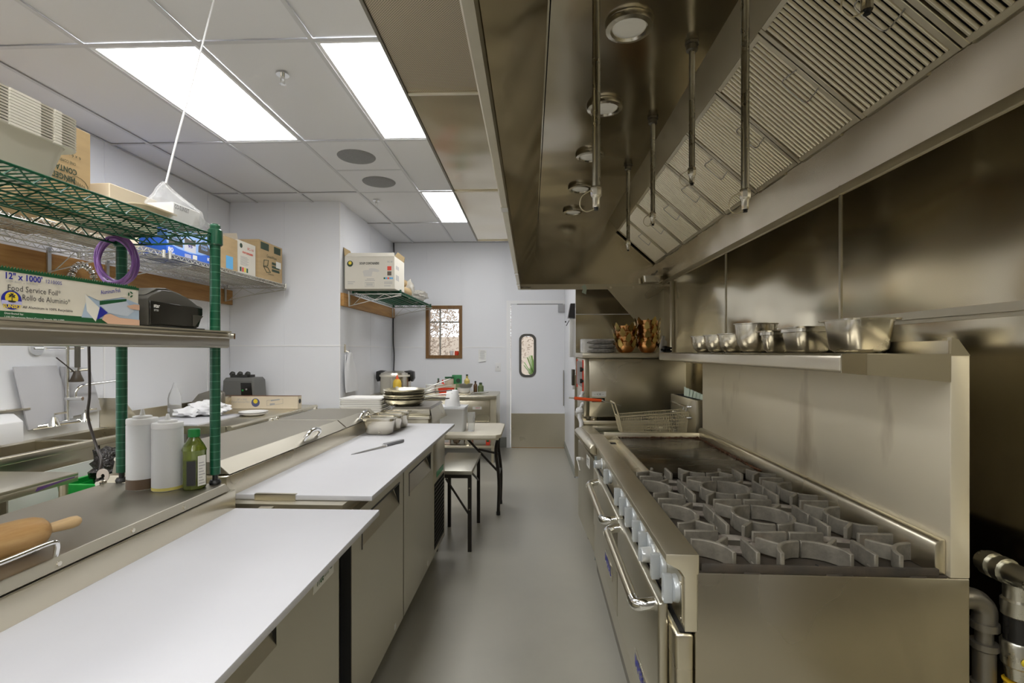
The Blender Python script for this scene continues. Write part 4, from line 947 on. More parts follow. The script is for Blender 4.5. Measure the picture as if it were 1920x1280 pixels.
SLID = steel('steel_lid', col=(.38, .355, .295), rough=.42, brush=(60, 1, 1), rvar=.05)
ta, PA = prep_table('prep_table', 'nearest refrigerated prep table with long white cutting board and rolling pin on it', (-.532, .055, 0), 0, 1.53, [0, .74, 1.482], [(.03, 1.505)], .985, .962, .018, (-.433, .045, -.02, 1.53), False, -.068)
PA(MB().box(-.038, -.002, 1.316, 1.526, .165, .855), 'end_post', SFR, bevel=.003) if False else None
lidA = yield_lids[0][0]
PA(MB().tube(smooth_path([(-.455, .755, .985), (-.45, .757, 1.008), (-.45, .77, 1.018), (-.45, .85, 1.018), (-.45, .925, 1.018), (-.45, .938, 1.008), (-.455, .94, .985)], 4), .0055, 10), 'handle', CHROME, lidA)
for y in (.93, 1.12, 1.30): PA(MB().cyl((-.440, y, .974), (-.436, y, .974), .005, n=10), 'screw', PANS, lidA)
SXF = -.068
PA(MB().box(SXF + .0005, SXF + .0022, 1.29, 1.43, .74, .80), 'energy_sticker', LABELW)
text('True', ta, (SXF + .0023, 1.305, .752), (0, 1, 0), (0, 0, 1), .05, .032, INKG, 'sticker_lettering', local=True, bold=.02); text('naturally', ta, (SXF + .0023, 1.36, .755), (0, 1, 0), (0, 0, 1), .032, .010, INKG, 'sticker_lettering', local=True)
PA(MB().disc((SXF + .0026, 1.410, .775), (0, 1, 0), (0, 0, 1), .014), 'sticker_leaf', INKG, fix=False)
PA(MB().box(-.355, -.31, 1.528, 1.545, .872, .9015), 'board_lip', SH)
tb, PB = prep_table('prep_table', 'farther refrigerated prep table with knife and steel pans on its board', (-.602, 1.642, 0), -R(.7), 1.71, [0, .655, 1.325, 1.71], [(.02, 1.06), (1.075, 1.61)], 1.03, 0.985, .05, (-.433, .055, .05, 1.775), True)
PB(MB().box(-.30, -.0405, -.002, .0005, .17, .80), 'gap_shade_panel', BLACK)  # black panel painting the gap between the tables as deep shade
PB(MB().box(-.0385, -.002, .0035, .0055, .172, .85), 'gap_shade_strip', BLACK)  # black strip over the door end, continuing the painted gap shade
lidB1, lidB2 = yield_lids[1][0], yield_lids[2][0]
for ld, y in ((lidB1, .66), (lidB2, 1.36)):
    PB(MB().tube(smooth_path([(-.449, y - .07, 1.0), (-.43, y - .065, 1.025), (-.43, y - .03, 1.04), (-.43, y + .03, 1.04), (-.43, y + .065, 1.025), (-.449, y + .07, 1.0)], 5), [.009] * 6 + [.010] * 14 + [.009] * 6, 10), 'handle', CHROME, ld)
br = PB(MB().box(-.36, -.215, .046, .049, .878, .9145).box(-.36, -.215, .046, .062, .9125, .9145), 'board_clip', SH)
PB(MB().tube([(-.335, .047, .884), (-.335, .038, .884), (-.265, .038, .884), (-.265, .047, .884)], .003), 'clip_handle', BRASS, br)
for x in (-.342, -.237): PB(MB().cyl((x, .0465, .888), (x, .042, .888), .005, n=10), 'screw', PANS, br)
# knife on the far board
kn = thing('chef_knife', 'grey chef knife lying on the far white cutting board', 'knife', (-.78, 2.52, .9005))
a, c = Vector((-.862, 2.36, 0)), Vector((-.700, 2.71, 0)); d = (c - a).normalized(); q = Vector((-d.y, d.x, 0)); Ln = (c - a).length
def kp(u, v): p = a + d * u + q * v; return (p.x, p.y)
blade = [kp(0, .004), kp(.06, -.010), kp(.15, -.016), kp(Ln * .60, -.017), kp(Ln * .60, .014), kp(.10, .013), kp(.03, .009)]
MB().prism(blade, 'z', .9008, .9030).build('blade', mat('blade_steel', (.42, .42, .43), .3, 1.0), kn)
MB().prism([kp(Ln * .60, -.012), kp(Ln * .61, .015), kp(Ln * .97, .014), kp(Ln, .008), kp(Ln, -.006), kp(Ln * .96, -.012), kp(Ln * .8, -.009)], 'z', .9008, .917).build('handle', mat('knife_grey', (.20, .20, .21), .4), kn, bevel=.004)
MB().prism([kp(Ln * .59, -.017), kp(Ln * .59, .015), kp(Ln * .605, .015), kp(Ln * .605, -.017)], 'z', .9008, .914).build('bolster', CHROME, kn)
kn.location.z += .012
# three small pans in a row on the far board
for k in range(3): hotel_pan('third_pan', ('nearest of three small steel pans on the far cutting board', 'middle of three small steel pans on the far cutting board', 'farthest of three small steel pans on the far cutting board')[k], -.912 + .008 * k, 2.965 + .138 * k, .092, .056, .105, .9125, 'small pans on the far board')

# ------------------------------------------------------------------ SHELF UNIT STANDING ON THE NEAR TABLE
SU = thing('wire_shelf_unit', 'green wire shelf unit standing on the near prep table', 'shelf', (-1.012, 1.555, .9855), -R(2.6))
def PS(mb, nm, m, parent=SU, **k): return mb.build(nm, m, parent, local=True, **k)
SZ0 = .9855; ZG = 1.772 - SZ0      # green shelf height above the foot
posts = [(0, 0), (-.322, 0), (0, -1.18), (-.322, -1.18)]
prof = [(.0135, .032)]; ms = []
zz = .032
while zz < .815:
    for dz, r_, m_ in ((.0225, .0155, 0), (.0004, .0155, 1), (.0016, .0155, 1), (.0004, .0155, 0)):
        zz += dz; prof.append((r_, zz)); ms.append(m_)
prof = [(.0155, .032)] + prof[1:]; prof.append((.012, zz + .004)); ms.append(0)
pme = None
for k, (x, y) in enumerate(posts):
    if pme is None:
        po = PS(MB().lathe(prof, (x, y, 0), 16, ms=ms), 'post', [GREEN, GREENL], ang=60); pme = po
    else:
        po = pme.copy(); COL.objects.link(po); po.location = (x - posts[0][0], y - posts[0][1], 0); WM[po.name] = WM[SU.name]
    PS(MB().cyl((x, y, 0), (x, y, .034), .008, n=10).lathe([(.016, .0), (.018, .006), (.014, .014)], (x, y, 0), 12), 'levelling_foot', BLACK)
    PS(MB().lathe([(.019, -.022), (.0225, -.018), (.0215, .026), (.018, .03)], (x, y, ZG), 14), 'corner_collar', GREEN)
    PS(MB().lathe([(.019, -.02), (.022, -.018), (.021, .02)], (x, y, 1.445 - SZ0), 14), 'corner_collar', BLACK)
def truss(mb, p0, p1, h, pitch, r_=.0031, rz_=.0024):
    p0, p1 = Vector(p0), Vector(p1); up = Vector((0, 0, h)); Lk = (p1 - p0).length; nn = max(2, int(Lk / pitch))
    mb.tube([p0, p1], r_, 7).tube([p0 + up, p1 + up], r_, 7)
    mb.tube([p0 + (p1 - p0) * (k / nn) + (up if k % 2 else Vector((0, 0, 0))) for k in range(nn + 1)], rz_, 5)
g = MB()
truss(g, (0, 0, ZG - .014), (0, -1.18, ZG - .014), .026, .028); PS(g, 'front_truss', GREEN)
g = MB(); truss(g, (-.322, 0, ZG - .014), (-.322, -1.18, ZG - .014), .026, .028); PS(g, 'back_truss', GREEN)
g = MB(); truss(g, (0, 0, ZG - .014), (-.322, 0, ZG - .014), .026, .030); PS(g, 'end_truss', GREEN)
g = MB(); truss(g, (0, -1.18, ZG - .014), (-.322, -1.18, ZG - .014), .026, .030); PS(g, 'end_truss', GREEN)
for x in (-.107, -.215):
    g = MB(); truss(g, (x, -.004, ZG - .014), (x, -1.176, ZG - .014), .022, .03, .0026, .002); PS(g, 'stiffener_truss', GREEN)
wr0 = None
for k in range(58):
    y = -.012 - .02 * k
    if wr0 is None: wr0 = PS(MB().tube([(.0, y, ZG + .0125), (-.322, y, ZG + .0125)], .0017, 5), 'deck_wire', GREEN); y00 = y
    else:
        c = wr0.copy(); COL.objects.link(c); c.location = (0, y - y00, 0); WM[c.name] = WM[SU.name]
# lower solid steel shelf with rolled edges
LZ = 1.475 - SZ0
PS(MB().prism([(-.335, LZ - .004), (.030, LZ - .004), (.034, LZ - .012), (.034, LZ - .020), (.030, LZ - .0205), (.030, LZ - .05), (.022, LZ - .054), (.014, LZ - .050), (.014, LZ - .012), (-.335, LZ - .012)], 'y', -1.22, .028), 'solid_shelf', steel('steel_lowshelf', col=(.60, .565, .49), rough=.36, brush=(60, 1, 60), smudge=.08), bevel=.0015, seg=1)
PS(MB().prism([(-.34, LZ - .004), (.034, LZ - .004), (.036, LZ + .001), (-.34, LZ + .001)], 'y', -1.22, .03), 'shelf_skin', SLIP)
PS(MB().box(-.02, .044, .0285, .036, LZ - .024, LZ - .006), 'end_clip', CHROME)
sx, sy = 0, 0
def SUw(x, y, z): p = WM[SU.name] @ Vector((x, y, z)); return (p.x, p.y, p.z)
# ---- foil carton
def on_shelf(name, label, cat, x, y, z, rz=0): return thing(name, label, cat, SUw(x, y, z), -R(2.6) + rz)
fb = on_shelf('foil_carton', 'white and green carton of food service foil, 12 inch', 'carton', -.02, -.272, LZ + .0012)
# local: face at x=0 runs along y from -.345 (near) to 0 (far); height .102
FL, FH = .362, .103
def PF(mb, nm, m, parent=fb, **k): return mb.build(nm, m, parent, local=True, **k)
PF(MB().box(-.105, 0, -FL, 0, 0, FH), 'carton_body', CARDW, bevel=.0015, seg=1)
face = dict(local=True)
o3 = lambda a, b: (.0006, -FL + a, b)          # a along the face, b up
def fx(px): return None
PF(MB().quad(o3(0, .0), (0, 1, 0), (0, 0, 1), FL, .016).quad(o3(0, FH - .006), (0, 1, 0), (0, 0, 1), FL, .006), 'green_band', INKG, fix=False)
sw = MB()
for k in range(56): sw.prism([(-FL + .018 + .006 * k, FH - .001), (-FL + .024 + .006 * k, FH - .001), (-FL + .021 + .006 * k, FH + .004)], 'x', -.0005, .0008)
PF(sw, 'cutter_teeth', INKG, kind='stuff')
for s_, a, b_, w_, h_, m_, bo in (('12" x 1000\'', .026, .081, .072, .014, INKBL, .025), ('121000S', .106, .083, .035, .008, INKBL, 0), ('(304.8mm x 304.8m)', .028, .0735, .060, .0055, INKGR, 0),
        ('Food Service Foil*', .030, .058, .108, .0125, INKB, 0), ('Rollo de Aluminio*', .058, .041, .102, .0125, INKB, 0), ('All Aluminum is 100% Recyclable', .058, .0225, .108, .007, INKB, .015),
        ('Distributed by:', .024, .0085, .036, .005, INKW, 0), ('1100 Warehouse Street Carson, Nevada, NV 11000', .024, .0020, .122, .0042, INKW, 0)):
    text(s_, fb, o3(a + .012, b_), (0, 1, 0), (0, 0, 1), w_, h_, m_, local=True, bold=bo, lift=.0012)
# the round palm-tree emblem
em = MB(); cy, cz, er = -FL + .0495, .039, .0195
PF(MB().disc((.0012, cy, cz), (0, 1, 0), (0, 0, 1), er, n=32), 'emblem', INKBL, fix=False)
PF(MB().disc((.0016, cy, cz + .004), (0, 1, 0), (0, 0, 1), .0125, n=28), 'emblem_sun', INKY, fix=False)
PF(MB().quad((.0019, cy - .019, cz - .0095), (0, 1, 0), (0, 0, 1), .038, .008), 'emblem_sea', mat('lilac_print', (.45, .44, .70), .5), fix=False)
pm = MB().quad((.0022, cy - .0008, cz - .002), (0, 1, 0), (0, 0, 1), .0016, .010).disc((.0022, cy, cz - .003), (0, 1, 0), (0, 0, 1), .008, n=14, sy=.25)
for a_ in (20, 75, 110, 160, 200, -20): pm.poly((.0022, cy, cz + .008), (0, math.cos(R(a_)), math.sin(R(a_))), (0, -math.sin(R(a_)), math.cos(R(a_))), [(0, -.001), (.004, -.0018), (.0075, .0), (.004, .0012)])
PF(pm, 'emblem_palm', INKB, fix=False)
text('SUNSET', fb, (.0010, cy - .0165, cz - .0165), (0, 1, 0), (0, 0, 1), .034, .0075, INKY, 'emblem_lettering', local=True, bold=.03)
# printed picture of the carton in use
def fpoly(pts, nm, m, lift): PF(MB().poly((lift, -FL, 0), (0, 1, 0), (0, 0, 1), pts), nm, m, fix=False)
fpoly([(.200, .014), (FL, .014), (FL, .06), (.30, .075), (.215, .065)], 'picture_ground', mat('pale_blue_print', (.40, .50, .64), .5), .0010)
fpoly([(.208, .070), (.246, .040), (.236, .006), (.213, .03)], 'picture_end', LABELW, .0014)
fpoly([(.208, .070), (.290, .092), (.318, .085), (.318, .075), (.246, .058), (.236, .060)], 'picture_lid', CARDW, .0016)
fpoly([(.246, .057), (.322, .070), (.322, .064), (.246, .047)], 'picture_shade', INKG, .0019)
fpoly([(.246, .047), (.322, .064), (.345, .040), (.325, .025), (.27, .03)], 'picture_foil', mat('foil_print', (.52, .58, .68), .4), .0017)
fpoly([(.238, .010), (.247, .044), (.268, .030)], 'picture_side', INKBL, .0019)
fpoly([(.252, .012), (.258, .024), (.275, .028), (.30, .020), (FL, .018), (FL, .002), (.27, .002)], 'picture_arm', SKIN, .0022)
fpoly([(.322, .052), (.345, .058), (FL, .058), (FL, .044), (.335, .045)], 'picture_hand', SKIN, .0022)
text('Aluminum Foil', fb, (.0020, -FL + .248, .073), (0, .975, .22), (0, -.22, .975), .056, .010, INKBL, 'picture_lettering', local=True, bold=.01)
for k in range(3): a0 = 120 * k + 20; PF(MB().add([(.0021, -FL + .334 + .008 * math.cos(R(a0 + d_)), .083 + .008 * math.sin(R(a0 + d_))) for d_ in (0, 40, 80)] + [(.0021, -FL + .334 + .004 * math.cos(R(a0 + d_)), .083 + .004 * math.sin(R(a0 + d_))) for d_ in (80, 40, 0)], [(0, 1, 2, 3, 4, 5)]), 'recycle_arrow', INKG, fix=False)
# ---- receipt printer
rpn = on_shelf('receipt_printer', 'black and dark grey receipt printer beside the foil carton', 'printer', -.02, -.238, LZ + .0012)
def PR(mb, nm, m, parent=rpn, **k): return mb.build(nm, m, parent, local=True, **k)
PR(MB().prism([(.0, .006), (.0, .080), (.012, .090), (.05, .108), (.085, .110), (.14, .100), (.165, .090), (.190, .078), (.212, .074), (.212, .048), (.192, .010), (.188, .006)], 'x', -.17, -.004), 'case', DARKG, bevel=.003)
PR(MB().prism([(.004, .010), (.004, .074), (.208, .070), (.208, .050), (.190, .010)], 'x', -.005, .0), 'side_panel', BLACKG, bevel=.001, seg=1)
PR(MB().prism([(.01, .0905), (.05, .109), (.085, .111), (.14, .101), (.165, .091), (.165, .096), (.14, .108), (.085, .118), (.05, .115)], 'x', -.15, -.02), 'top_cover', mat('cover_grey', (.13, .125, .11), .35), bevel=.003)
PR(MB().box(-.17, .004, .004, .212, .0, .006), 'base', BLACK)
text('star', rpn, (.0002, .014, .056), (0, 1, 0), (0, 0, 1), .022, .010, INKW, 'brand_lettering', local=True, bold=.03); text('SP700', rpn, (.0002, .015, .046), (0, 1, 0), (0, 0, 1), .016, .006, INKW, 'brand_lettering', local=True)
PR(MB().prism([(.172, .012), (.208, .045), (.186, .047), (.164, .046), (.164, .012)], 'x', .0004, .002), 'corner_block', DARKG)
# ---- foam clamshells, boxes, bag on the green top shelf
TZ = ZG + .0145
def clam(k, z):
    t = on_shelf('foam_container', '', 'container', -.135, -.572, z); t['group'] = 'nested foam containers on the top shelf'
    q = MB(); H = .088
    lp = [q.rrect(0, 0, .085, .085, .02, 0), q.rrect(0, 0, .096, .096, .022, .012), q.rrect(0, 0, .112, .112, .028, H - .012), q.rrect(0, 0, .116, .116, .03, H - .004), q.rrect(0, 0, .130, .128, .03, H - .007), q.rrect(0, 0, .131, .129, .03, H - .0035), q.rrect(0, 0, .113, .113, .03, H), q.rrect(0, 0, .108, .108, .028, H - .012), q.rrect(0, 0, .092, .092, .022, .014), q.rrect(0, 0, .082, .082, .02, .006)]
    q.loft(lp); q.build('tray', FOAM, t, local=True, ang=50)
    tb_ = MB().box(.1295, .134, -.03, .03, H - .009, H - .004).box(.126, .134, .06, .075, H - .009, H - .004); tb_.build('tab', FOAM, t, local=True)
    return t
c0 = clam(0, TZ); c0['label'] = 'lowest foam container of the nested stack on the green shelf'
wz = c0.location.z
ordw = ['second', 'third', 'fourth', 'fifth', 'sixth', 'seventh', 'eighth', 'ninth', 'tenth', 'eleventh', 'topmost']
for k in range(11):
    dup(c0, (c0.location.x, c0.location.y, wz + .0062 * (k + 1)), c0.rotation_euler.z, '%s foam container %sof the nested stack on the green shelf' % (ordw[k], 'from the bottom ' if k < 10 else ''))
bx = on_shelf('cardboard_box', 'tall brown cardboard box printed upside down on the green shelf', 'box', -.20, -.355, TZ)
def PC(mb, nm, m, parent=bx, **k): return mb.build(nm, m, parent, local=True, **k)
PC(MB().box(-.19, 0, -.04, .125, 0, .228), 'box_body', CARD, bevel=.002, seg=1)
text('HINGED LID', bx, (.0004, .078, .090), (0, -1, 0), (0, 0, -1), .098, .016, INKDK, local=True, bold=.03); text('CONTAINERS', bx, (.0004, .083, .112), (0, -1, 0), (0, 0, -1), .100, .016, INKDK, local=True, bold=.03); text('ONE COMPARTMENT', bx, (.0004, .080, .130), (0, -1, 0), (0, 0, -1), .08, .008, INKDK, local=True); text('6 x 6 x 3', bx, (.0004, .094, .150), (0, -1, 0), (0, 0, -1), .045, .008, INKDK, local=True)
lm = MB(); lm.tube([(.0012, .085 + .030 * math.cos(a_ * .4) * (1 + .1 * math.sin(a_)), .065 + .03 * math.sin(a_ * .4)) for a_ in range(16)], .0006, 4)
for k in range(7): lm.tube([(.0012, .068 + .006 * k, .088 - .002 * k), (.0012, .082 + .005 * k, .060)], .0005, 4)
PC(lm, 'printed_leaf', INKDK)
bx2 = on_shelf('cardboard_box', 'cream cardboard box with round emblem behind the brown box', 'box', -.205, -.155, TZ)
MB().box(-.17, 0, -.012, .165, 0, .115).build('box_body', CARDC, bx2, local=True, bevel=.002, seg=1)
MB().box(-.16, -.01, -.002, .158, .115, .1175).build('open_flap', CARDI, bx2, local=True)
MB().disc((.0008, .055, .060), (0, 1, 0), (0, 0, 1), .019, n=28).build('emblem', mat('lilac_ring', (.35, .38, .62), .5), bx2, local=True, fix=False); MB().disc((.0012, .055, .062), (0, 1, 0), (0, 0, 1), .0125, n=24).build('emblem_sun', INKY, bx2, local=True, fix=False); MB().disc((.0016, .055, .055), (0, 1, 0), (0, 0, 1), .008, n=16, sy=.3).build('emblem_island', INKB, bx2, local=True, fix=False)
fl_ = on_shelf('foam_tray', 'flat cream foam tray lying on the green shelf edge', 'tray', -.085, -.195, TZ)
q = MB(); q.loft([q.rrect(0, 0, .05, .055, .02, 0), q.rrect(0, 0, .055, .06, .02, .008), q.rrect(0, 0, .07, .075, .03, .020), q.rrect(0, 0, .07, .075, .03, .024), q.rrect(0, 0, .05, .06, .02, .026)]); q.build('tray', mat('cream_foam', (.66, .55, .38), .7), fl_, local=True, ang=50)
bg = on_shelf('shopping_bag', 'white plastic bag over a small white carton on the green shelf', 'bag', -.055, -.10, TZ)
MB().box(-.05, .038, -.055, .055, .0, .058).build('inner_carton', WHITEP, bg, local=True, bevel=.002, seg=1); text('CO-SUNSET', bg, (.0385, -.052, .040), (0, 1, 0), (0, 0, 1), .058, .013, INKB, local=True, bold=.015)
q = MB(); rnd = random.Random(5); loops = []
for k, (s_, z, ox) in enumerate(((1.0, .004, 0), (1.02, .035, 0), (.95, .062, 0), (.60, .080, -.012), (.34, .100, -.022), (.14, .116, -.027), (.03, .124, -.028))):
    lp = []
    for i in range(28):
        a_ = 2 * math.pi * i / 28; w_ = 1 + .10 * math.sin(7 * a_ + k) + .06 * math.sin(13 * a_ + 2 * k)
        lp.append(Vector((-.006 + ox * .3 + .062 * s_ * w_ * math.cos(a_), ox + .085 * s_ * w_ * math.sin(a_), z + .005 * math.sin(5 * a_ + k))))
    loops.append(lp)
q.loft(loops, cap0=False); q.build('film', BAGP, bg, local=True, fix=False)
MB().add([(.04, .05, .045), (.055, .10, .012), (.05, .155, .004), (.03, .15, .012), (.01, .11, .03)], [(0, 1, 2), (0, 2, 3), (0, 3, 4)]).build('bag_handle', BAGP, bg, local=True, fix=False)
top = SUw(-.062, -.128, TZ + .122)
MB().tube(smooth_path([top, (-1.095, 1.50, 2.08), (-1.185, 1.72, 2.43), (-1.275, 1.93, 2.76), (-1.34, 2.09, 3.02)], 8), .003).build('hanging_cord', CORDW, None, label='thin white cord hanging from the ceiling to the bag', cat='cord')
# ---- purple coiled cable hung on the rear post
q = MB(); pc = Vector(SUw(-.298, 0, 0)); rnd = random.Random(8)
for k in range(6):
    r_ = .066 - .004 * (k % 3); ox = .004 * (k - 2.5); oz = .004 * (k % 2)
    q.tube([(pc.x - .012 + ox + (r_ * math.cos(a_ * math.pi / 14)) * .98, pc.y - .028 - .006 * (k % 3) + .006 * math.sin(a_ * .45 + k), 1.728 + oz - .03 + r_ * 1.18 * math.sin(a_ * math.pi / 14)) for a_ in range(28)], .0042, 7, closed=True)
q.tube(smooth_path([(pc.x - .02, pc.y - .03, 1.625), (pc.x - .012, pc.y - .03, 1.58), (pc.x - .008, pc.y - .028, 1.50)], 5), .0045)
q.build('loops', PURPLE, thing('cable_coil', 'purple cable coiled and hung on the rear green post', 'cable', (pc.x, pc.y - .03, 1.5)))
MB().tube(smooth_path([(pc.x - .03, pc.y - .045, 1.64), (pc.x - .045, pc.y - .05, 1.62), (pc.x - .06, pc.y - .05, 1.60)], 4), .002).build('tie_wrap', CORDB, bpy.data.objects['cable_coil'])
# dark cord dropping behind the shelf to the lid, with a round hang tag
cdp = [(-1.475, 1.60, 1.49), (-1.472, 1.60, 1.41), (-1.47, 1.60, 1.27), (-1.475, 1.60, 1.19), (-1.435, 1.59, 1.09), (-1.398, 1.565, 1.05), (-1.40, 1.55, .99)]
ct = thing('power_cord', 'dark power cord dropping to the near table lid with tag', 'cord', (-1.39, 1.55, .987))
MB().tube(smooth_path(cdp, 8), .0042, 8).build('cable', CORDB, ct)
MB().ribbon([(0, 0), (1, 1)], 1, 0, 1) if False else None
q = MB(); q.prism([(-1.376 + .021 * math.cos(R(a_)), 1.012 + .021 * math.sin(R(a_))) for a_ in range(-60, 211, 15)] + [(-1.376 + .007 * math.cos(R(a_)), 1.010 + .007 * math.sin(R(a_))) for a_ in range(210, -61, -30)], 'y', 1.545, 1.5475); q.build('hang_tag', mat('tag_tan', (.55, .48, .42), .5), ct)
# ---- squeeze bottles and the oil bottle on the lid
LT = .9855
def squeeze(label, x, y, h, fill, fm):
    t = thing('squeeze_bottle', label, 'bottle', (x, y, LT)); r_ = .042
    MB().lathe([(r_ * .94, 0), (r_, .006), (r_, h * .80), (r_ * .95, h * .815), (r_ * .93, h * .83)], (x, y, LT + .0), 30).build('body', MILKY, t)
    MB().lathe([(r_ * 1.003, .002), (r_ * 1.006, fill), (r_ * 1.001, fill + .001)], (x, y, LT), 30, cap=False).build('sauce', fm, t)
    MB().lathe([(r_ * .99, h * .815), (r_ * 1.0, h * .82), (r_ * 1.0, h * .875), (r_ * .97, h * .885), (r_ * .62, h * .888), (r_ * .60, h * .915), (r_ * .22, h * .92), (.0075, h * .925), (.0045, h * .99), (.003, h)], (x, y, LT), 30).build('cap', WHITEP, t)
squeeze('left milky squeeze bottle with brown sauce at the bottom', -1.212, 1.505, .245, .032, SAUCE); squeeze('right milky squeeze bottle with a little yellow sauce', -1.125, 1.497, .232, .010, SAUCEY)
ob = thing('oil_bottle', 'faceted green oil bottle with green cap and paper label', 'bottle', (-1.048, 1.507, LT))
ox_, oy_ = -1.048, 1.507
MB().lathe([(.031, 0), (.034, .006), (.034, .115), (.0355, .12), (.030, .132), (.0145, .158), (.0135, .168)], (ox_, oy_, LT), 8, ph=R(22.5)).build('glass', GLASSB, ob, bevel=.002)
MB().lathe([(.030, .003), (.031, .09), (.001, .091)], (ox_, oy_, LT), 8, ph=R(22.5)).build('oil', OILDK, ob)
MB().lathe([(.0165, .160), (.017, .162), (.0168, .182), (.015, .184)], (ox_, oy_, LT), 20).build('cap', mat('cap_green', (.01, .20, .04), .35), ob)
lb = Vector((ox_, oy_, LT))
nrm = Vector((math.cos(R(-20)), math.sin(R(-20)), 0)); tn = Vector((-nrm.y, nrm.x, 0)); c_ = lb + nrm * .0350
MB().quad(c_ - tn * .013 + Vector((0, 0, .012)), tn, (0, 0, 1), .026, .092).build('paper_label', LABELW, ob, fix=False)
for k in range(8): MB().quad(c_ + nrm * .0006 - tn * .010 + Vector((0, 0, .018 + .009 * k)), tn, (0, 0, 1), .020 - .004 * (k % 3), .003).build('print_line', INKGR, ob, fix=False)
n2 = Vector((math.cos(R(-68)), math.sin(R(-68)), 0)); t2 = Vector((-n2.y, n2.x, 0)); MB().quad(lb + n2 * .0350 - t2 * .012 + Vector((0, 0, .015)), t2, (0, 0, 1), .024, .075).build('dark_label', INKB, ob, fix=False)
# ---- rolling pin resting on the lid
pa, pb = Vector((-1.150, .76, 1.022)), Vector((-1.056, 1.045, 1.022)); d = (pb - pa).normalized()
rpin = thing('rolling_pin', 'wooden rolling pin lying on the near prep table lid', 'rolling pin', tuple((pa + pb) / 2 - Vector((0, 0, .036))), math.atan2(-d.x, d.y))
Lp = (pb - pa).length
def lathe_y(prof, m, nm):
    q = MB(); loops = [[Vector((r_ * math.cos(2 * math.pi * i / 28), y, .0365 + r_ * math.sin(2 * math.pi * i / 28))) for i in range(28)] for r_, y in prof]; q.loft(loops); return q.build(nm, m, rpin, local=True, ang=50)
lathe_y([(.02, -Lp * .8), (.035, -Lp * .78), (.0355, -.05), (.0355, Lp * .5 - .045), (.033, Lp * .5 - .022), (.027, Lp * .5 - .008), (.018, Lp * .5)], WOODP, 'barrel')
lathe_y([(.009, Lp * .5 - .001), (.011, Lp * .5 + .008), (.0125, Lp * .5 + .03), (.0135, Lp * .5 + .045), (.012, Lp * .5 + .056), (.007, Lp * .5 + .062)], mat('pale_wood', (.66, .46, .24), .45, 0, noise=.25, nscale=5, stretch=(12, 2, 12)), 'handle')
# ------------------------------------------------------------------ LEFT WALL: SINK, SHELVES, STEEL TABLES
sk = thing('sink_unit', 'stainless compartment sink along the left wall with pre-rinse faucet', 'sink', (-2.97, 2.9, 0))
SX0, SX1, SY0, SY1, SZr = -3.262, -2.74, 1.7, 3.62, .858
b = MB(); b.box(SX1 - .03, SX1, SY0, SY1, SZr - .045, SZr).box(SX0, SX0 + .10, SY0, SY1, SZr - .045, SZr - .02)
b.build('rim', SH, sk, bevel=.008, seg=3)
for y0, y1 in ((1.75, 2.38), (2.42, 3.05), (3.09, 3.56)):
    q = MB().box(SX0 + .10, SX0 + .105, y0, y1, .55, SZr - .02).box(SX1 - .035, SX1 - .03, y0, y1, .55, SZr - .02).box(SX0 + .105, SX1 - .035, y0, y0 + .005, .55, SZr - .02).box(SX0 + .105, SX1 - .035, y1 - .005, y1, .55, SZr - .02).box(SX0 + .10, SX1 - .03, y0, y1, .545, .55); q.build('bowl', SV, sk)
for y0, y1 in ((1.7, 1.75), (2.38, 2.42), (3.05, 3.09), (3.56, 3.62)): MB().box(SX0 + .10, SX1 - .03, y0, y1, SZr - .03, SZr - .015).build('divider', SH, sk)
MB().box(SX0, SX0 + .012, SY0, SY1, SZr - .02, 1.045).build('splash_back', mat('splash_white', (.76, .77, .79), .4), sk)
MB().box(SX0, SX0 + .05, SY0, 3.07, 1.038, 1.05).build('splash_cap', SV, sk)
MB().prism([(-3.262, .84), (-2.95, .84), (-2.95, .90), (-3.08, 1.06), (-3.262, 1.06)], 'y', SY1 + .002, SY1 + .012).build('end_splash', SV, sk)
for y in (1.8, 2.75, 3.56):
    for x in (SX0 + .06, SX1 - .06): MB().cyl((x, y, 0), (x, y, .56), .02).build('leg', SV, sk)
MB().tube([(SX1 - .06, 1.8, .25), (SX1 - .06, 3.56, .25)], .012).build('stretcher', SV, sk)
# faucet on the splash back
fc = thing('pre_rinse_faucet', 'chrome wall faucet with spring hose sprayer over sink', 'faucet', (-3.2, 3.3, .93))
fx_ = -3.19
MB().tube([(fx_, 3.20, .925), (fx_, 3.42, .925)], .016, 12).build('body', CHROME, fc)
for y in (3.185, 3.415):
    MB().lathe([(.035, 0), (.030, .012), (.020, .045), (.016, .06)], (fx_ + .02, y, .915), 16).build('valve', CHROME, fc); MB().tube([(fx_ + .02, y, .98), (fx_ + .02, y, .995), (fx_ + .06, y + .05, 1.0)], .007).build('lever', CHROME, fc)
MB().cyl((XL + .035, 3.10, .915), (fx_ + .0, 3.19, .92), .018).build('elbow', CHROME, fc)
MB().tube([(fx_, 3.30, .925), (fx_, 3.30, 1.62)], .011, 10).build('riser', CHROME, fc)
MB().cyl((fx_ - .012, 3.30, 1.085), (fx_ + .10, 3.31, 1.085), .013).build('add_on_tee', CHROME, fc)
MB().tube(smooth_path([(fx_ + .05, 3.31, 1.09), (fx_ + .05, 3.315, 1.14), (fx_ + .06, 3.36, 1.175), (fx_ + .07, 3.50, 1.185), (fx_ + .09, 3.66, 1.195)], 6), .0095, 10).build('swing_spout', CHROME, fc)
sp = [(fx_, 3.30, 1.62), (fx_, 3.305, 1.85), (fx_ + .012, 3.335, 1.985), (fx_ + .03, 3.395, 2.02), (fx_ + .05, 3.45, 1.95), (fx_ + .05, 3.43, 1.80), (fx_ + .045, 3.36, 1.66), (fx_ + .035, 3.34, 1.48)]
sp = smooth_path(sp, 10); MB().tube(sp, .010, 8).build('hose', SDARK, fc)
hx = MB(); NT = 46
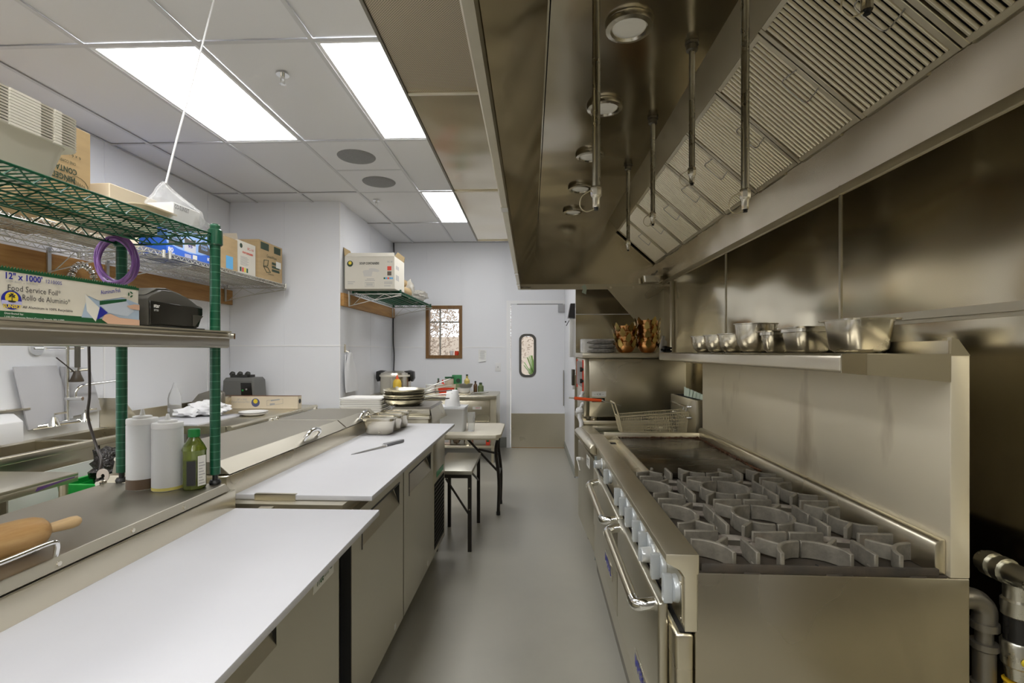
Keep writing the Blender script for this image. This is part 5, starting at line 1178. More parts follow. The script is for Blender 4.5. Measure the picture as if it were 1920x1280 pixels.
for k in range(NT):
    i = int(k * (len(sp) - 2) / NT); p, q_ = Vector(sp[i]), Vector(sp[i + 1]); tdir = (q_ - p).normalized(); hx.tube(hx.ring(p + tdir * .5 * (q_ - p).length, tdir, .022, 12), .0035, 5, closed=True)
hx.build('spring', CHROME, fc, kind='stuff')
MB().cyl((fx_ + .035, 3.34, 1.30), (fx_ + .035, 3.34, 1.48), .017).build('grip', mat('grip_grey', (.13, .12, .10), .35, .4), fc)
MB().lathe([(.038, 0), (.040, .008), (.024, .05), (.018, .075)], (fx_ + .035, 3.335, 1.20), 18).build('spray_head', mat('spray_black', (.06, .045, .03), .3), fc)
MB().tube([(fx_ + .035, 3.335, 1.275), (fx_ + .035, 3.34, 1.30)], .016).build('spray_valve', CHROME, fc); MB().tube([(fx_ + .03, 3.32, 1.27), (fx_ + .0, 3.22, 1.37)], .004).build('squeeze_lever', CORDB, fc); MB().tube([(fx_ + .01, 3.31, 1.275), (fx_ + .07, 3.38, 1.285)], .009).build('hook_ring', CHROME, fc)
MB().tube([(fx_, 3.30, 1.43), (fx_ - .02, 3.17, 1.43)], .006).tube([(fx_, 3.30, 1.43), (fx_ + .05, 3.37, 1.435)], .007).build('wall_bracket', CHROME, fc); MB().cyl((XL + .006, 3.15, 1.43), (XL + .02, 3.15, 1.43), .045, n=22).build('flange', CHROME, fc)
# cutting boards leaning behind the faucet
def slab(label, pts, th, m, name, cat):
    q = MB(); n_ = (Vector(pts[1]) - Vector(pts[0])).cross(Vector(pts[3]) - Vector(pts[0])).normalized() * th
    q.add([Vector(p) for p in pts] + [Vector(p) + n_ for p in pts], [(0, 1, 2, 3), (7, 6, 5, 4), (0, 4, 5, 1), (1, 5, 6, 2), (2, 6, 7, 3), (3, 7, 4, 0)])
    return q.build(name, m, None, label=label, cat=cat, bevel=.004)
slab('tall white cutting board leaning on the splash behind faucet', [(-3.225, 3.06, .905), (-3.215, 3.36, .945), (-3.245, 3.27, 1.315), (-3.245, 2.985, 1.315)], .014, BOARD, 'cutting_board', 'cutting board')
slab('second white cutting board leaning right of the faucet riser', [(-3.235, 3.30, .95), (-3.225, 3.60, .97), (-3.248, 3.53, 1.29), (-3.248, 3.30, 1.31)], .012, BOARD, 'cutting_board', 'cutting board')
MB().prism([(-3.249, .86), (-3.10, .86), (-3.10, .985), (-3.16, 1.03), (-3.249, 1.03)], 'y', 2.2, 2.92).build('splash_box', WHITEP, None, label='white plastic box fixed above the sink left of boards', cat='box', bevel=.004)
# rolling side table with a sticker, tray below
st = thing('side_table', 'low stainless side table in front of the sink', 'table', (-2.5, 1.9, 0))
MB().box(-2.72, -2.29, 1.35, 2.43, .785, .80).box(-2.305, -2.29, 1.35, 2.43, .755, .786).build('top', STOP, st, bevel=.003)
MB().prism([(2.21, .761), (2.30, .772), (2.405, .778), (2.41, .783), (2.22, .779)], 'x', -2.2895, -2.2885).build('sticker', mat('purple_ink', (.10, .05, .16), .4), st)
for x in (-2.70, -2.32):
    for y in (1.4, 2.38): MB().cyl((x, y, 0), (x, y, .786), .019).build('leg', SV, st)
MB().box(-2.71, -2.31, 1.37, 2.40, .28, .30).build('undershelf', SH, st)
MB().box(-2.74, -2.66, 1.9, 2.62, .60, .72).build('storage_tub', mat('pale_grey_plastic', (.55, .56, .57), .5), None, label='pale grey plastic tub under the sink rim', cat='tub', bevel=.006) if False else None
# green bin with a black bag
bn = thing('trash_bin', 'bright green plastic bin beside the sink', 'bin', (-2.36, 2.86, 0))
q = MB(); cx_, cy_ = -2.36, 2.86
q.loft([q.rrect(cx_, cy_, .17, .20, .03, 0), q.rrect(cx_, cy_, .205, .25, .035, .66), q.rrect(cx_, cy_, .20, .245, .035, .66), q.rrect(cx_, cy_, .165, .195, .03, .02)]); q.build('body', BINGREEN, bn, ang=50)
q = MB(); q.loft([q.rrect(cx_, cy_, .205, .25, .035, .635), q.rrect(cx_, cy_, .22, .265, .04, .635), q.rrect(cx_, cy_, .225, .27, .04, .69), q.rrect(cx_, cy_, .202, .247, .035, .69)], closed=True); q.build('rim', BINGREEN, bn)
MB().blob((cx_ - .06, cy_ + .02, .71), .135, .17, .13, .28, 12, 4).build('bin_bag', BAGB, None, label='crumpled black bag stuffed in the green bin', cat='bag')
MB().box(-2.715, -2.705, 2.47, 3.0, 0, .74).build('panel_board', mat('pale_board', (.60, .60, .56), .5), None, label='pale grey board standing against the sink behind bin', cat='board')
# stainless work table in the far left corner
wt = thing('work_table', 'stainless work table in far left corner carrying the blender', 'table', (-2.8, 4.4, 0))
WZ = .845
MB().box(-3.20, -2.28, 3.68, 5.20, WZ - .012, WZ).build('top', STOP, wt, bevel=.004); MB().tube([(-2.285, 3.68, WZ - .018), (-2.285, 5.20, WZ - .018)], .020, 14).build('rolled_edge', SH, wt); MB().box(-3.20, -2.31, 3.67, 3.69, WZ - .06, WZ - .001).build('end_apron', SH, wt)
MB().box(-3.22, -3.20, 3.66, 5.20, WZ - .02, WZ + .09).build('upstand', SH, wt)
for x in (-3.14, -2.36):
    for y in (3.74, 4.45, 5.12): MB().cyl((x, y, 0), (x, y, WZ - .012), .021).build('leg', SV, wt)
MB().box(-3.16, -2.42, 3.7, 5.14, .26, .285).build('undershelf', SH, wt)
MB().box(-2.60, -2.46, 3.78, 4.05, .286, .56).build('red_tub', mat('dark_red', (.25, .03, .02), .4), None, label='dark red tub under the far left work table', cat='tub', bevel=.01)
q = MB().box(-3.12, -2.52, 3.66, 4.28, WZ + .001, WZ + .016); q.build('cutting_board', BOARD, None, label='white cutting board lying flat on the far left work table', cat='cutting board', bevel=.003)
bs = thing('blender_base', 'dark grey blender motor base with keypad on the work table', 'blender', (-2.98, 5.03, WZ))
MB().loft([MB().rrect(-2.96, 5.03, .17, .13, .02, WZ + .001), MB().rrect(-2.96, 5.03, .16, .12, .02, WZ + .27), MB().rrect(-2.96, 5.03, .145, .10, .02, WZ + .30)]).build('housing', mat('blender_grey', (.13, .13, .12), .45), bs, ang=30)
q = MB(); q.box(-3.07, -2.89, 4.96, 5.1, WZ + .30, WZ + .325)
for x in (-3.06, -2.98, -2.90): q.blob((x, 4.98, WZ + .335), .028, .03, .028, .2, 3, 2)
q.build('jar_seat', mat('blender_black', (.04, .04, .035), .5), bs)
MB().prism([(-2.915, WZ + .06), (-2.80, WZ + .06), (-2.82, WZ + .25), (-2.925, WZ + .25)], 'y', 4.898, 4.907).build('keypad', BLACKG, bs)
for k, (dx, dz, m_) in enumerate(((.015, .03, REDP), (.045, .03, INKGR), (.07, .03, INKGR), (.03, .02, INKGR), (.012, .10, BINGREEN), (.05, .11, INKGR))): MB().cyl((-2.915 + dx, 4.899, WZ + .075 + dz), (-2.915 + dx, 4.895, WZ + .075 + dz), .009, n=10).build('key', m_, bs)
fbx = thing('film_box', 'long cream carton of food service film before the blender', 'carton', (-2.75, 4.86, WZ))
MB().box(-3.06, -2.29, 4.80, 4.88, WZ + .001, WZ + .125).build('carton_body', CARDC, fbx, bevel=.002, seg=1); MB().box(-3.06, -2.29, 4.80, 4.88, WZ + .125, WZ + .1275).build('cutter_edge', mat('brown_edge', (.20, .10, .06), .5), fbx)
FZ = WZ
text('24" x 2000\'', fbx, (-2.90, 4.7995, FZ + .085), (1, 0, 0), (0, 0, 1), .10, .018, INKGR); text('Food Service Film', fbx, (-2.955, 4.7995, FZ + .060), (1, 0, 0), (0, 0, 1), .18, .018, INKGR)
MB().disc((-2.715, 4.7988, FZ + .062), (1, 0, 0), (0, 0, 1), .042, n=26).build('emblem', mat('navy_print', (.10, .11, .22), .5), fbx, fix=False); MB().disc((-2.715, 4.7982, FZ + .075), (1, 0, 0), (0, 0, 1), .022, n=20).build('emblem_sun', INKY, fbx, fix=False)
MB().quad((-3.04, 4.7988, FZ + .025), (1, 0, 0), (0, 0, 1), .055, .03).build('barcode', INKGR, fbx, fix=False)
q = MB().tube([(-2.60, 4.7985, FZ + .03), (-2.44, 4.7985, FZ + .055), (-2.44, 4.7985, FZ + .10), (-2.60, 4.7985, FZ + .085)], .0015, 4, closed=True).quad((-2.57, 4.7985, FZ + .035), (1, 0, .12), (-.12, 0, 1), .05, .018).quad((-2.56, 4.7985, FZ + .075), (1, 0, .15), (-.15, 0, 1), .09, .012); q.build('printed_picture', INKGR, fbx, fix=False)
MB().disc((-2.2893, 4.84, FZ + .075), (0, 1, 0), (0, 0, 1), .024, n=18).build('end_emblem', INKB, fbx, fix=False)
pl_ = thing('towel_pile', 'crumpled white towel on the flat cutting board', 'towel', (-2.75, 4.15, WZ + .016))
MB().blob((-2.76, 4.17, WZ + .075), .16, .12, .065, .22, 4, 4, flat=-.85).blob((-2.87, 4.08, WZ + .055), .10, .09, .045, .25, 7, 3, flat=-.8).build('cloth', CLOTH, pl_)
for k, (x, y, r_) in enumerate(((-2.45, 4.30, .12),)):
    for j in range(2): tag(MB().lathe([(r_ * .55, 0), (r_ * .7, .006), (r_, .022), (r_, .025), (r_ * .7, .010), (.001, .006)], (x, y, WZ + .001 + .012 * j), 24).build('plate', WHITEC, None), ('lower white plate at the edge of the far left work table', 'upper white plate at the edge of the far left work table')[j], 'plate', 'white plates on the work table')
hb = MB(); hb.box(-3.16, -2.92, 4.60, 4.74, WZ + .001, WZ + .135).build('steel_bin', SH, None, label='low steel bin behind the white towel on work table', cat='bin', bevel=.006)
q = MB().prism([(-3.16, WZ + .01), (-2.86, WZ + .01), (-2.86, WZ + .19), (-2.95, WZ + .215), (-3.10, WZ + .17), (-3.16, WZ + .10)], 'y', 4.50, 4.56); q.build('metal_scale', SDARK, None, label='dark steel dome shaped cover leaning near the corner wall', cat='cover', bevel=.02)
bt = thing('clear_bottle', 'empty clear plastic bottle upside down on the flat board', 'bottle', (-3.02, 4.10, WZ + .017))
MB().lathe([(.045, 0), (.05, .008), (.05, .15), (.042, .19), (.022, .235), (.016, .26), (.008, .285)], (-3.02, 4.10, WZ + .017), 20).build('body', CLEARP, bt); MB().quad((-3.045, 4.049, WZ + .06), (1, 0, 0), (0, 0, 1), .022, .03).build('sticker', INKGR, bt, fix=False)
# ---- chrome wall shelf with ledger board and brackets
lg = struct(MB().box(XL + .004, XL + .042, 1.2, YS - .01, 1.915, 2.07), 'trim_ledger_left', WOODB, bevel=.003)
def wall_shelf(name, label, cat, x0, x1, y0, y1, z, m, pitch, rows=None, axis='y'):
    """wire shelf x0..x1 by y0..y1, wires across the depth (x)"""
    t = thing(name, label, cat, ((x0 + x1) / 2, (y0 + y1) / 2, z))
    for x, nm in ((x0, 'back_truss'), (x1, 'front_truss')):
        g = MB(); truss(g, (x, y0, z - .018), (x, y1, z - .018), .030, .03, .0034, .0026); g.build(nm, m, t)
    for y in (y0, y1): g = MB(); truss(g, (x0, y, z - .018), (x1, y, z - .018), .030, .035, .0034, .0026); g.build('end_truss', m, t)
    for f in (.25, .5, .75): g = MB(); x = x0 + (x1 - x0) * f; truss(g, (x, y0, z - .018), (x, y1, z - .018), .026, .04, .003, .0022); g.build('stiffener_truss', m, t)
    w0 = None; k = 0
    y = y0 + pitch / 2
    while y < y1:
        if w0 is None: w0 = MB().tube([(x0, y, z + .014), (x1, y, z + .014)], .0022, 5).build('deck_wire', m, t); yy = y
        else: c = w0.copy(); COL.objects.link(c); c.location = (0, y - yy, 0)
        y += pitch
    for x in (x0, x1):
        for y in (y0, y1): MB().cyl((x, y, z - .028), (x, y, z + .026), .012, n=12).build('corner_sleeve', m, t)
    return t
def bracket(t, xw, x1, y, z, m):
    """wire shelf bracket: upright on the ledger, arm and zigzag brace"""
    MB().box(xw, xw + .012, y - .013, y + .013, z - .165, z + .0).build('bracket_channel', m, t)
    q = MB().tube([(xw + .012, y, z - .028), (x1 + .03, y, z - .028)], .0042, 7).tube([(xw + .012, y, z - .160), (xw + (x1 - xw) * .45, y, z - .10), (x1 + .03, y, z - .045)], .0042, 7)
    zg = [(xw + .05, z - .15), (xw + (x1 - xw) * .30, z - .03), (xw + (x1 - xw) * .52, z - .092), (xw + (x1 - xw) * .72, z - .03), (xw + (x1 - xw) * .86, z - .062), (x1 + .02, z - .03)]
    q.tube([(a_, y, b_) for a_, b_ in zg], .0034, 6); q.build('bracket_brace', m, t)
CZ = 2.105
s1 = wall_shelf('wall_shelf', 'chrome wire wall shelf over the sink, nearer section', 'shelf', XL + .05, -2.60, 1.6, 3.42, CZ, CHROMEW, .03)
s2 = wall_shelf('wall_shelf', 'chrome wire wall shelf over the blender corner, farther section', 'shelf', XL + .05, -2.60, 3.48, 5.17, CZ, CHROMEW, .03)
for y in (2.0, 3.20): bracket(s1, XL + .042, -2.60, y, CZ, CHROMEW)
for y in (3.66, 5.12): bracket(s2, XL + .042, -2.60, y, CZ, CHROMEW)
CB = CZ + .0165
# boxes on the chrome shelf
def carton(name, label, x0, x1, y0, y1, h, m, z=CB, top=None):
    t = thing(name, label, 'box', ((x0 + x1) / 2, (y0 + y1) / 2, z)); MB().box(x0, x1, y0, y1, z, z + h).build('box_body', m, t, bevel=.003, seg=1); return t
bb = carton('bin_liner_box', 'blue printed carton of bin liners on the chrome shelf', -2.95, -2.64, 3.50, 4.00, .225, BOXBL)
X = -2.6392
def fpx(t, pts, nm, m, x=X): MB().poly((x, 0, 0), (0, 1, 0), (0, 0, 1), pts).build(nm, m, t, fix=False)
z0 = CB
fpx(bb, [(3.502, z0 + .085), (3.620, z0 + .060), (3.750, z0 + .05), (3.880, z0 + .06), (3.998, z0 + .085), (3.998, z0 + .222), (3.502, z0 + .222)], 'sky_panel', BOXSK)
for yc, w_ in ((3.595, .075), (3.915, .072)): fpx(bb, [(yc - w_, z0 + .078), (yc + w_, z0 + .075), (yc + w_ * .95, z0 + .125), (yc + w_ * .5, z0 + .165), (yc, z0 + .18), (yc - w_ * .5, z0 + .165), (yc - w_ * .95, z0 + .125)], 'printed_bag', DARKG, X + .0006)
fpx(bb, [(3.685, z0 + .06), (3.815, z0 + .06), (3.818, z0 + .17), (3.780, z0 + .155), (3.750, z0 + .165), (3.715, z0 + .155), (3.682, z0 + .17)], 'printed_bag_open', mat('print_pale', (.60, .60, .66), .5), X + .0006)
fpx(bb, [(3.690, z0 + .115), (3.810, z0 + .115), (3.815, z0 + .165), (3.750, z0 + .15), (3.685, z0 + .165)], 'printed_bag_top', DARKG, X + .0009)
for s_, y, z, w_, h_, m_ in (('80', 3.512, .022, .055, .034, INKW), ('80', 3.950, .028, .035, .028, INKW), ('POWER', 3.555, .128, .085, .018, BOXSK), ('TOUGH', 3.555, .104, .085, .018, BOXSK), ('POWER', 3.875, .128, .08, .018, BOXSK), ('TOUGH', 3.875, .104, .08, .018, BOXSK), ('95', 3.725, .092, .05, .022, INKBL), ('BAGS', 3.512, .008, .07, .010, INKW), ('15', 3.950, .19, .03, .022, INKW)):
    text(s_, bb, (X + .001, y, z0 + z), (0, 1, 0), (0, 0, 1), w_, h_, m_, bold=.02)
MB().box(X, X + .001, 3.780, 3.830, z0 + .012, z0 + .045).build('barcode', LABELW, bb)
for k in range(3): MB().box(X, X + .0012, 3.690, 3.760, z0 + .014 + .009 * k, z0 + .018 + .009 * k).build('print_line', INKW, bb)
bw = carton('cardboard_box', 'cream carton behind purple coil on chrome shelf', -3.0, -2.68, 2.92, 3.30, .20, CARDC)
b1 = carton('cardboard_box', 'plain tan cardboard box with blue tape on the chrome shelf', -2.98, -2.625, 4.05, 4.35, .285, CARD)
MB().box(-2.7, -2.69, 3.9985, 3.9998, 0, 0).build('shade', CARD, b1) if False else None
MB().box(-2.6245, -2.6235, 4.18, 4.28, CB + .01, CB + .12).build('blue_tape', INKLB, b1); MB().box(-2.80, -2.745, 4.0485, 4.0495, CB + .02, CB + .10).build('sticker', LABELW, b1)
MB().box(-2.80, -2.80, 3.99, 4, 0, 0).build('x', CARD, b1) if False else None
b2_ = carton('cardboard_box', 'white carton with red print and raised flaps on chrome shelf', -2.99, -2.635, 4.37, 4.66, .30, CARDW)
MB().add([(-2.99, 4.37, CB + .30), (-2.635, 4.37, CB + .30), (-2.62, 4.33, CB + .345), (-2.99, 4.33, CB + .345)], [(0, 1, 2, 3)]).build('flap', CARDW, b2_, fix=False)
XF = -2.6345
text('SC-16', b2_, (XF, 4.52, CB + .235), (0, 1, 0), (0, 0, 1), .10, .022, REDP); text('SOUP CONTAINERS', b2_, (XF, 4.44, CB + .19), (0, 1, 0), (0, 0, 1), .17, .02, REDP, bold=.03)
MB().disc((XF + .0004, 4.42, CB + .255), (0, 1, 0), (0, 0, 1), .022, n=20).build('emblem', INKDK, b2_, fix=False)
for k in range(7): MB().box(XF, XF + .0008, 4.41, 4.52 + .02 * (k % 2), CB + .155 - .012 * k, CB + .159 - .012 * k).build('print_line', INKGR, b2_)
for k, m_ in enumerate((INKDK, REDP, INKY, INKG)): MB().box(XF, XF + .0008, 4.40 + .035 * k, 4.425 + .035 * k, CB + .02, CB + .06).build('print_patch', m_, b2_)
for k, m_ in enumerate((REDP, SAUCE, REDP, INKLB)): MB().box(-2.72, -2.665, 4.369, 4.3698, CB + .05 + .05 * k, CB + .085 + .05 * k).build('print_patch', m_, b2_)
b3 = carton('cardboard_box', 'brown carton with green printed clamshell on shelf end', -2.97, -2.62, 4.69, 5.14, .375, CARD)
XF = -2.6195
for y0_, y1_ in ((4.72, 4.87), (4.97, 5.10)): MB().box(XF, XF + .0008, y0_, y1_, CB + .29, CB + .36).build('green_block', INKDK, b3)
text('GreenWave', b3, (XF, 4.83, CB + .225), (0, 1, 0), (0, 0, 1), .19, .03, INKDK)
for k in range(3): MB().box(XF, XF + .0008, 4.93, 5.08, CB + .10 + .035 * k, CB + .125 + .035 * k).build('green_block', INKDK, b3)
MB().box(XF, XF + .0012, 5.01, 5.11, CB + .15, CB + .215).build('sticker', LABELW, b3); text('Biodegradable', b3, (XF, 4.86, CB + .055), (0, 1, 0), (0, 0, 1), .11, .02, INKDK)
q = MB().tube([(XF + .001, 4.77, CB + .13), (XF + .001, 4.78, CB + .19), (XF + .001, 4.86, CB + .20), (XF + .001, 4.845, CB + .14)], .004, 5, closed=True).tube([(XF + .001, 4.77, CB + .125), (XF + .001, 4.85, CB + .125), (XF + .001, 4.90, CB + .085), (XF + .001, 4.83, CB + .075)], .004, 5, closed=True); q.build('printed_clamshell', INKDK, b3)
# large cartons at the near end, seen through the green shelf
carton('cardboard_box', 'large brown carton seen behind the green wire shelf', -3.05, -2.66, 2.0, 2.5, .30, CARD); carton('cardboard_box', 'second large brown carton behind the green wire shelf', -3.05, -2.66, 2.52, 2.88, .26, CARD)
# ------------------------------------------------------------------ FAR END: GREEN WALL SHELF
struct(MB().box(XS + .004, XS + .042, YS + .005, YB - .012, 1.905, 2.045), 'trim_ledger_far', WOODB, bevel=.003)
GZ = 2.075
s3 = wall_shelf('wall_shelf', 'green wire wall shelf on the side wall near the window', 'shelf', XS + .06, -1.455, 5.50, 7.16, GZ, GREEN, .03)
for y in (5.42, 7.14): bracket(s3, XS + .042, -1.455, y, GZ, CHROMEW)
GB = GZ + .0165
sb = carton('cardboard_box', 'white soup container carton with open flaps on green wall shelf', XS + .03, -1.475, 5.33, 5.74, .355, CARDW, z=GB)
y_ = 5.3295
MB().add([(XS + .03, 5.33, GB + .355), (-1.475, 5.33, GB + .355), (-1.49, 5.37, GB + .40), (XS + .06, 5.37, GB + .40)], [(0, 1, 2, 3)]).build('flap', CARDW, sb, fix=False)
MB().add([(XS + .03, 5.33, GB + .355), (XS + .03, 5.60, GB + .355), (XS + .008, 5.56, GB + .46), (XS + .008, 5.36, GB + .46)], [(0, 1, 2, 3)]).add([(-1.475, 5.33, GB + .355), (-1.475, 5.72, GB + .355), (-1.46, 5.70, GB + .41), (-1.46, 5.40, GB + .41)], [(0, 1, 2, 3)]).add([(XS + .03, 5.74, GB + .355), (-1.475, 5.74, GB + .355), (-1.47, 5.75, GB + .415), (XS + .04, 5.75, GB + .415)], [(0, 1, 2, 3)]).build('flap', CARDI, sb, fix=False)
text('SOUP CONTAINERS', sb, (-1.86, y_, GB + .265), (1, 0, 0), (0, 0, 1), .215, .026, INKB, bold=.03); text('SC-8', sb, (-1.555, y_, GB + .285), (1, 0, 0), (0, 0, 1), .055, .018, INKGR, bold=.02)
MB().disc((-1.965, y_ - .0004, GB + .275), (1, 0, 0), (0, 0, 1), .033, n=24).build('emblem', INKDK, sb, fix=False); MB().disc((-1.965, y_ - .0008, GB + .283), (1, 0, 0), (0, 0, 1), .018, n=20).build('emblem_sun', INKY, sb, fix=False)
q = MB().disc((-1.77, y_ - .0006, GB + .19), (1, 0, 0), (0, 0, 1), .055, n=24, sy=.3).poly((-1.825, y_ - .0005, GB + .135), (1, 0, 0), (0, 0, 1), [(.015, 0), (.095, 0), (.11, .055), (0, .055)]).disc((-1.70, y_ - .0007, GB + .205), (1, 0, -.2), (.2, 0, 1), .06, n=24, sy=.3); q.build('printed_tub', mat('print_grey', (.60, .58, .54), .6), sb, fix=False)
for k, m_ in enumerate((SAUCE, REDP)): MB().box(-1.555, -1.51, y_ - .0012, y_ - .0002, GB + .145 + .055 * k, GB + .19 + .055 * k).build('print_patch', m_, sb)
for k, m_ in enumerate((INKG, INKLB, REDP, INKLB, INKLB)): MB().box(-1.595 + .021 * k, -1.578 + .021 * k, y_ - .0012, y_ - .0002, GB + .105, GB + .125).build('print_patch', m_, sb)
for x0_, x1_, z_ in ((-1.78, -1.70, .105), (-1.80, -1.69, .09), (-1.99, -1.91, .075), (-1.99, -1.93, .055), (-1.59, -1.50, .07), (-1.59, -1.50, .055), (-1.59, -1.52, .03)): MB().box(x0_, x1_, y_ - .0012, y_ - .0002, GB + z_, GB + z_ + .006).build('print_line', INKGR, sb)
q = MB(); q.tube([(-1.80, y_ - .001, GB + .025), (-1.70, y_ - .001, GB + .025), (-1.70, y_ - .001, GB + .07), (-1.80, y_ - .001, GB + .07)], .002, 4, closed=True)
for k in range(9): q.box(-1.785 + .008 * k, -1.781 + .008 * k, y_ - .0012, y_ - .0002, GB + .034, GB + .062)
q.build('barcode', INKGR, sb)
for k in range(6): MB().box(-1.4746, -1.4738, 5.38 + .045 * (k % 3), 5.41 + .045 * (k % 3), GB + .10 + .12 * (k // 3), GB + .16 + .10 * (k // 3)).build('print_patch', INKGR, sb)
q = MB(); q.tube([(-1.66, 5.84, GB + .175), (-1.60, 6.22, GB + .17)], .055, 14); q.build('paper_roll', CARD, None, label='brown wrapped roll lying above another behind soup carton', cat='roll', kind=None)
MB().tube([(-1.60, 5.82, GB + .06), (-1.55, 6.2, GB + .06)], .058, 14).build('paper_roll', CARD, None, label='lower brown wrapped roll behind soup carton on green shelf', cat='roll')
MB().blob((-1.55, 6.24, GB + .11), .075, .08, .10, .22, 5, 3).build('film_wrap', FILMP, None, label='clear plastic wrapping around the ends of brown rolls', cat='wrapper')
MB().blob((-1.58, 6.72, GB + .075), .17, .30, .072, .16, 8, 4).build('plastic_pack', FILMP, None, label='clear plastic pack of lids at green shelf end', cat='pack')
# white apron on a hook
ap = thing('apron', 'white apron hanging from a hook on the side wall', 'apron', (XS + .03, 5.42, 1.0))
q = MB(); loops = []
for k in range(11):
    v = k / 10.; z = 1.40 - .44 * v; w_ = .03 + .15 * min(1, v * 2.2) + .02 * v; loops.append([Vector((XS + .03 + .018 * math.sin(3.1 * a_ + 5 * v) * min(1, v * 3) + .012 * math.cos(2 * math.pi * a_ / 16), 5.42 + w_ * math.cos(2 * math.pi * a_ / 16) + .02 * v, z + (.02 * math.cos(2 * math.pi * a_ / 16) if 3 < k < 9 else 0))) if False else Vector((XS + .034 + (.016 + .014 * math.sin(a_ * 2.4 + 3 * v)) * math.sin(2 * math.pi * a_ / 16), 5.46 + .09 * v + w_ * math.cos(2 * math.pi * a_ / 16), z)) for a_ in range(16)])
q.loft(loops); q.build('cloth', CLOTH, ap, ang=70); MB().tube(smooth_path([(XS + .03, 5.36, 1.38), (XS + .03, 5.34, 1.2), (XS + .032, 5.355, 1.0)], 5), .006).build('apron_string', CLOTH, ap)
hk = thing('coat_hook', 'small steel hook holding the white apron', 'hook', (XS + .01, 5.40, 1.40)); MB().box(XS + .004, XS + .012, 5.385, 5.415, 1.40, 1.49).build('plate', SV, hk); MB().tube([(XS + .012, 5.40, 1.42), (XS + .05, 5.40, 1.405), (XS + .055, 5.40, 1.425)], .004).build('prong', SV, hk)
# ------------------------------------------------------------------ STAND BEHIND THE FAR PREP TABLE: trays, frying pans, hot plate
EZ = .955
es = thing('equipment_cabinet', 'steel cabinet counter beyond the far prep table', 'counter', (-1.2, 3.8, 0))
MB().box(-1.62, -.72, 3.47, 3.92, .12, EZ - .02).build('cabinet', SFR, es, bevel=.004); MB().box(-1.64, -.71, 3.455, 3.94, EZ - .02, EZ).build('top', STOP, es, bevel=.003)
for x in (-1.56, -.78):
    for y in (3.53, 3.86): MB().cyl((x, y, 0), (x, y, .122), .022).build('leg', SDARK, es)
hp = thing('hot_plate', 'low grey hot plate box with sloped dark top under frying pans', 'hot plate', (-.84, 3.75, EZ))
MB().box(-.98, -.715, 3.50, 3.93, .956, 1.005).build('body', SFR, hp, bevel=.004); MB().prism([(-.99, 1.005), (-.70, 1.005), (-.715, 1.018), (-.97, 1.018)], 'y', 3.49, 3.94).build('top_plate', SDARK, hp); MB().add([(-.713, 3.50, 1.008), (-.713, 3.93, 1.012), (-.67, 3.94, .90), (-.70, 3.52, .90)], [(0, 1, 2, 3)]).build('side_shield', SV, hp, fix=False)
# trays
for k in range(8):
    z = EZ + .0006 + .0145 * k; q = MB(); cx_, cy_ = -1.225 - .004 * (k % 2), 3.66 + .003 * (k % 3)
    q.loft([q.rrect(cx_, cy_, .149, .129, .02, z), q.rrect(cx_, cy_, .157, .137, .025, z + .012), q.rrect(cx_, cy_, .158, .138, .025, z + .0138), q.rrect(cx_, cy_, .150, .130, .025, z + .0138), q.rrect(cx_, cy_, .12, .10, .02, z + .0025)])
    tag(q.build('serving_tray', WHITEC, None), '%s of the stacked white rectangular trays behind the prep table lid' % ('lowest', 'second lowest', 'third lowest', 'fourth lowest', 'fifth lowest', 'sixth lowest', 'second highest', 'topmost')[k], 'tray', 'white trays beyond the prep table')
# frying pans, nested
def frypan(label, cx, cy, z, r_, ang_, tilt, m=ALU, hm=None, hl=.20):
    t = thing('frying_pan', label, 'frying pan', (cx, cy, z), group='stacked frying pans')
    MB().lathe([(r_ * .70, 0), (r_ * .78, .003), (r_ * .93, .026), (r_, .042), (r_ * 1.012, .044), (r_ * .985, .044), (r_ * .91, .027), (r_ * .76, .006), (.001, .0035)], (cx, cy, z), 34).build('body', m, t, ang=50)
    c, s = math.cos(R(ang_)), math.sin(R(ang_)); P = lambda d_, w_, h_: (cx + c * d_ - s * w_, cy + s * d_ + c * w_, z + h_)
    hd = MB(); pts = [(r_ * .97, .036), (r_ + .03, .044), (r_ + .07, .052 + tilt * .2), (r_ + hl, .052 + tilt)]
    hd.loft([[P(d_, -w_, h_), P(d_, w_, h_), P(d_, w_ * .8, h_ + .007), P(d_, -w_ * .8, h_ + .007)] for (d_, h_), w_ in zip(pts, (.016, .010, .009, .012))]); hd.build('handle', hm or CHROMEW, t, bevel=.002, seg=1)
    for w_ in (-.010, .010): MB().blob(P(r_ * .955, w_, .036), .005, .005, .005, 0, 0, 1).build('rivet', CHROMEW, t)
specs = [('lowest frying pan of the nested stack, dark handle', -.93, 3.62, 0, -12, .0, LEGB), ('second frying pan from the bottom of the nested stack', -.93, 3.625, 1, 2, .01, None), ('third frying pan from the bottom of the nested stack', -.932, 3.62, 2, 8, .012, LEGB), ('fourth frying pan from the bottom of the nested stack', -.93, 3.63, 3, 18, .025, None), ('topmost frying pan of the nested stack, handle angled up', -.932, 3.625, 4, 24, .055, None)]
for lb_, x, y, k, a_, tl, hm in specs: frypan(lb_, x, y, 1.0186 + .0185 * k, .152, a_, tl, hm=hm)
MB().blob((-.80, 3.60, 1.026), .09, .06, .008, .3, 3, 3).build('black_cloth', BLACK, None, label='thin black cloth sticking out under the frying pans', cat='cloth') if False else None
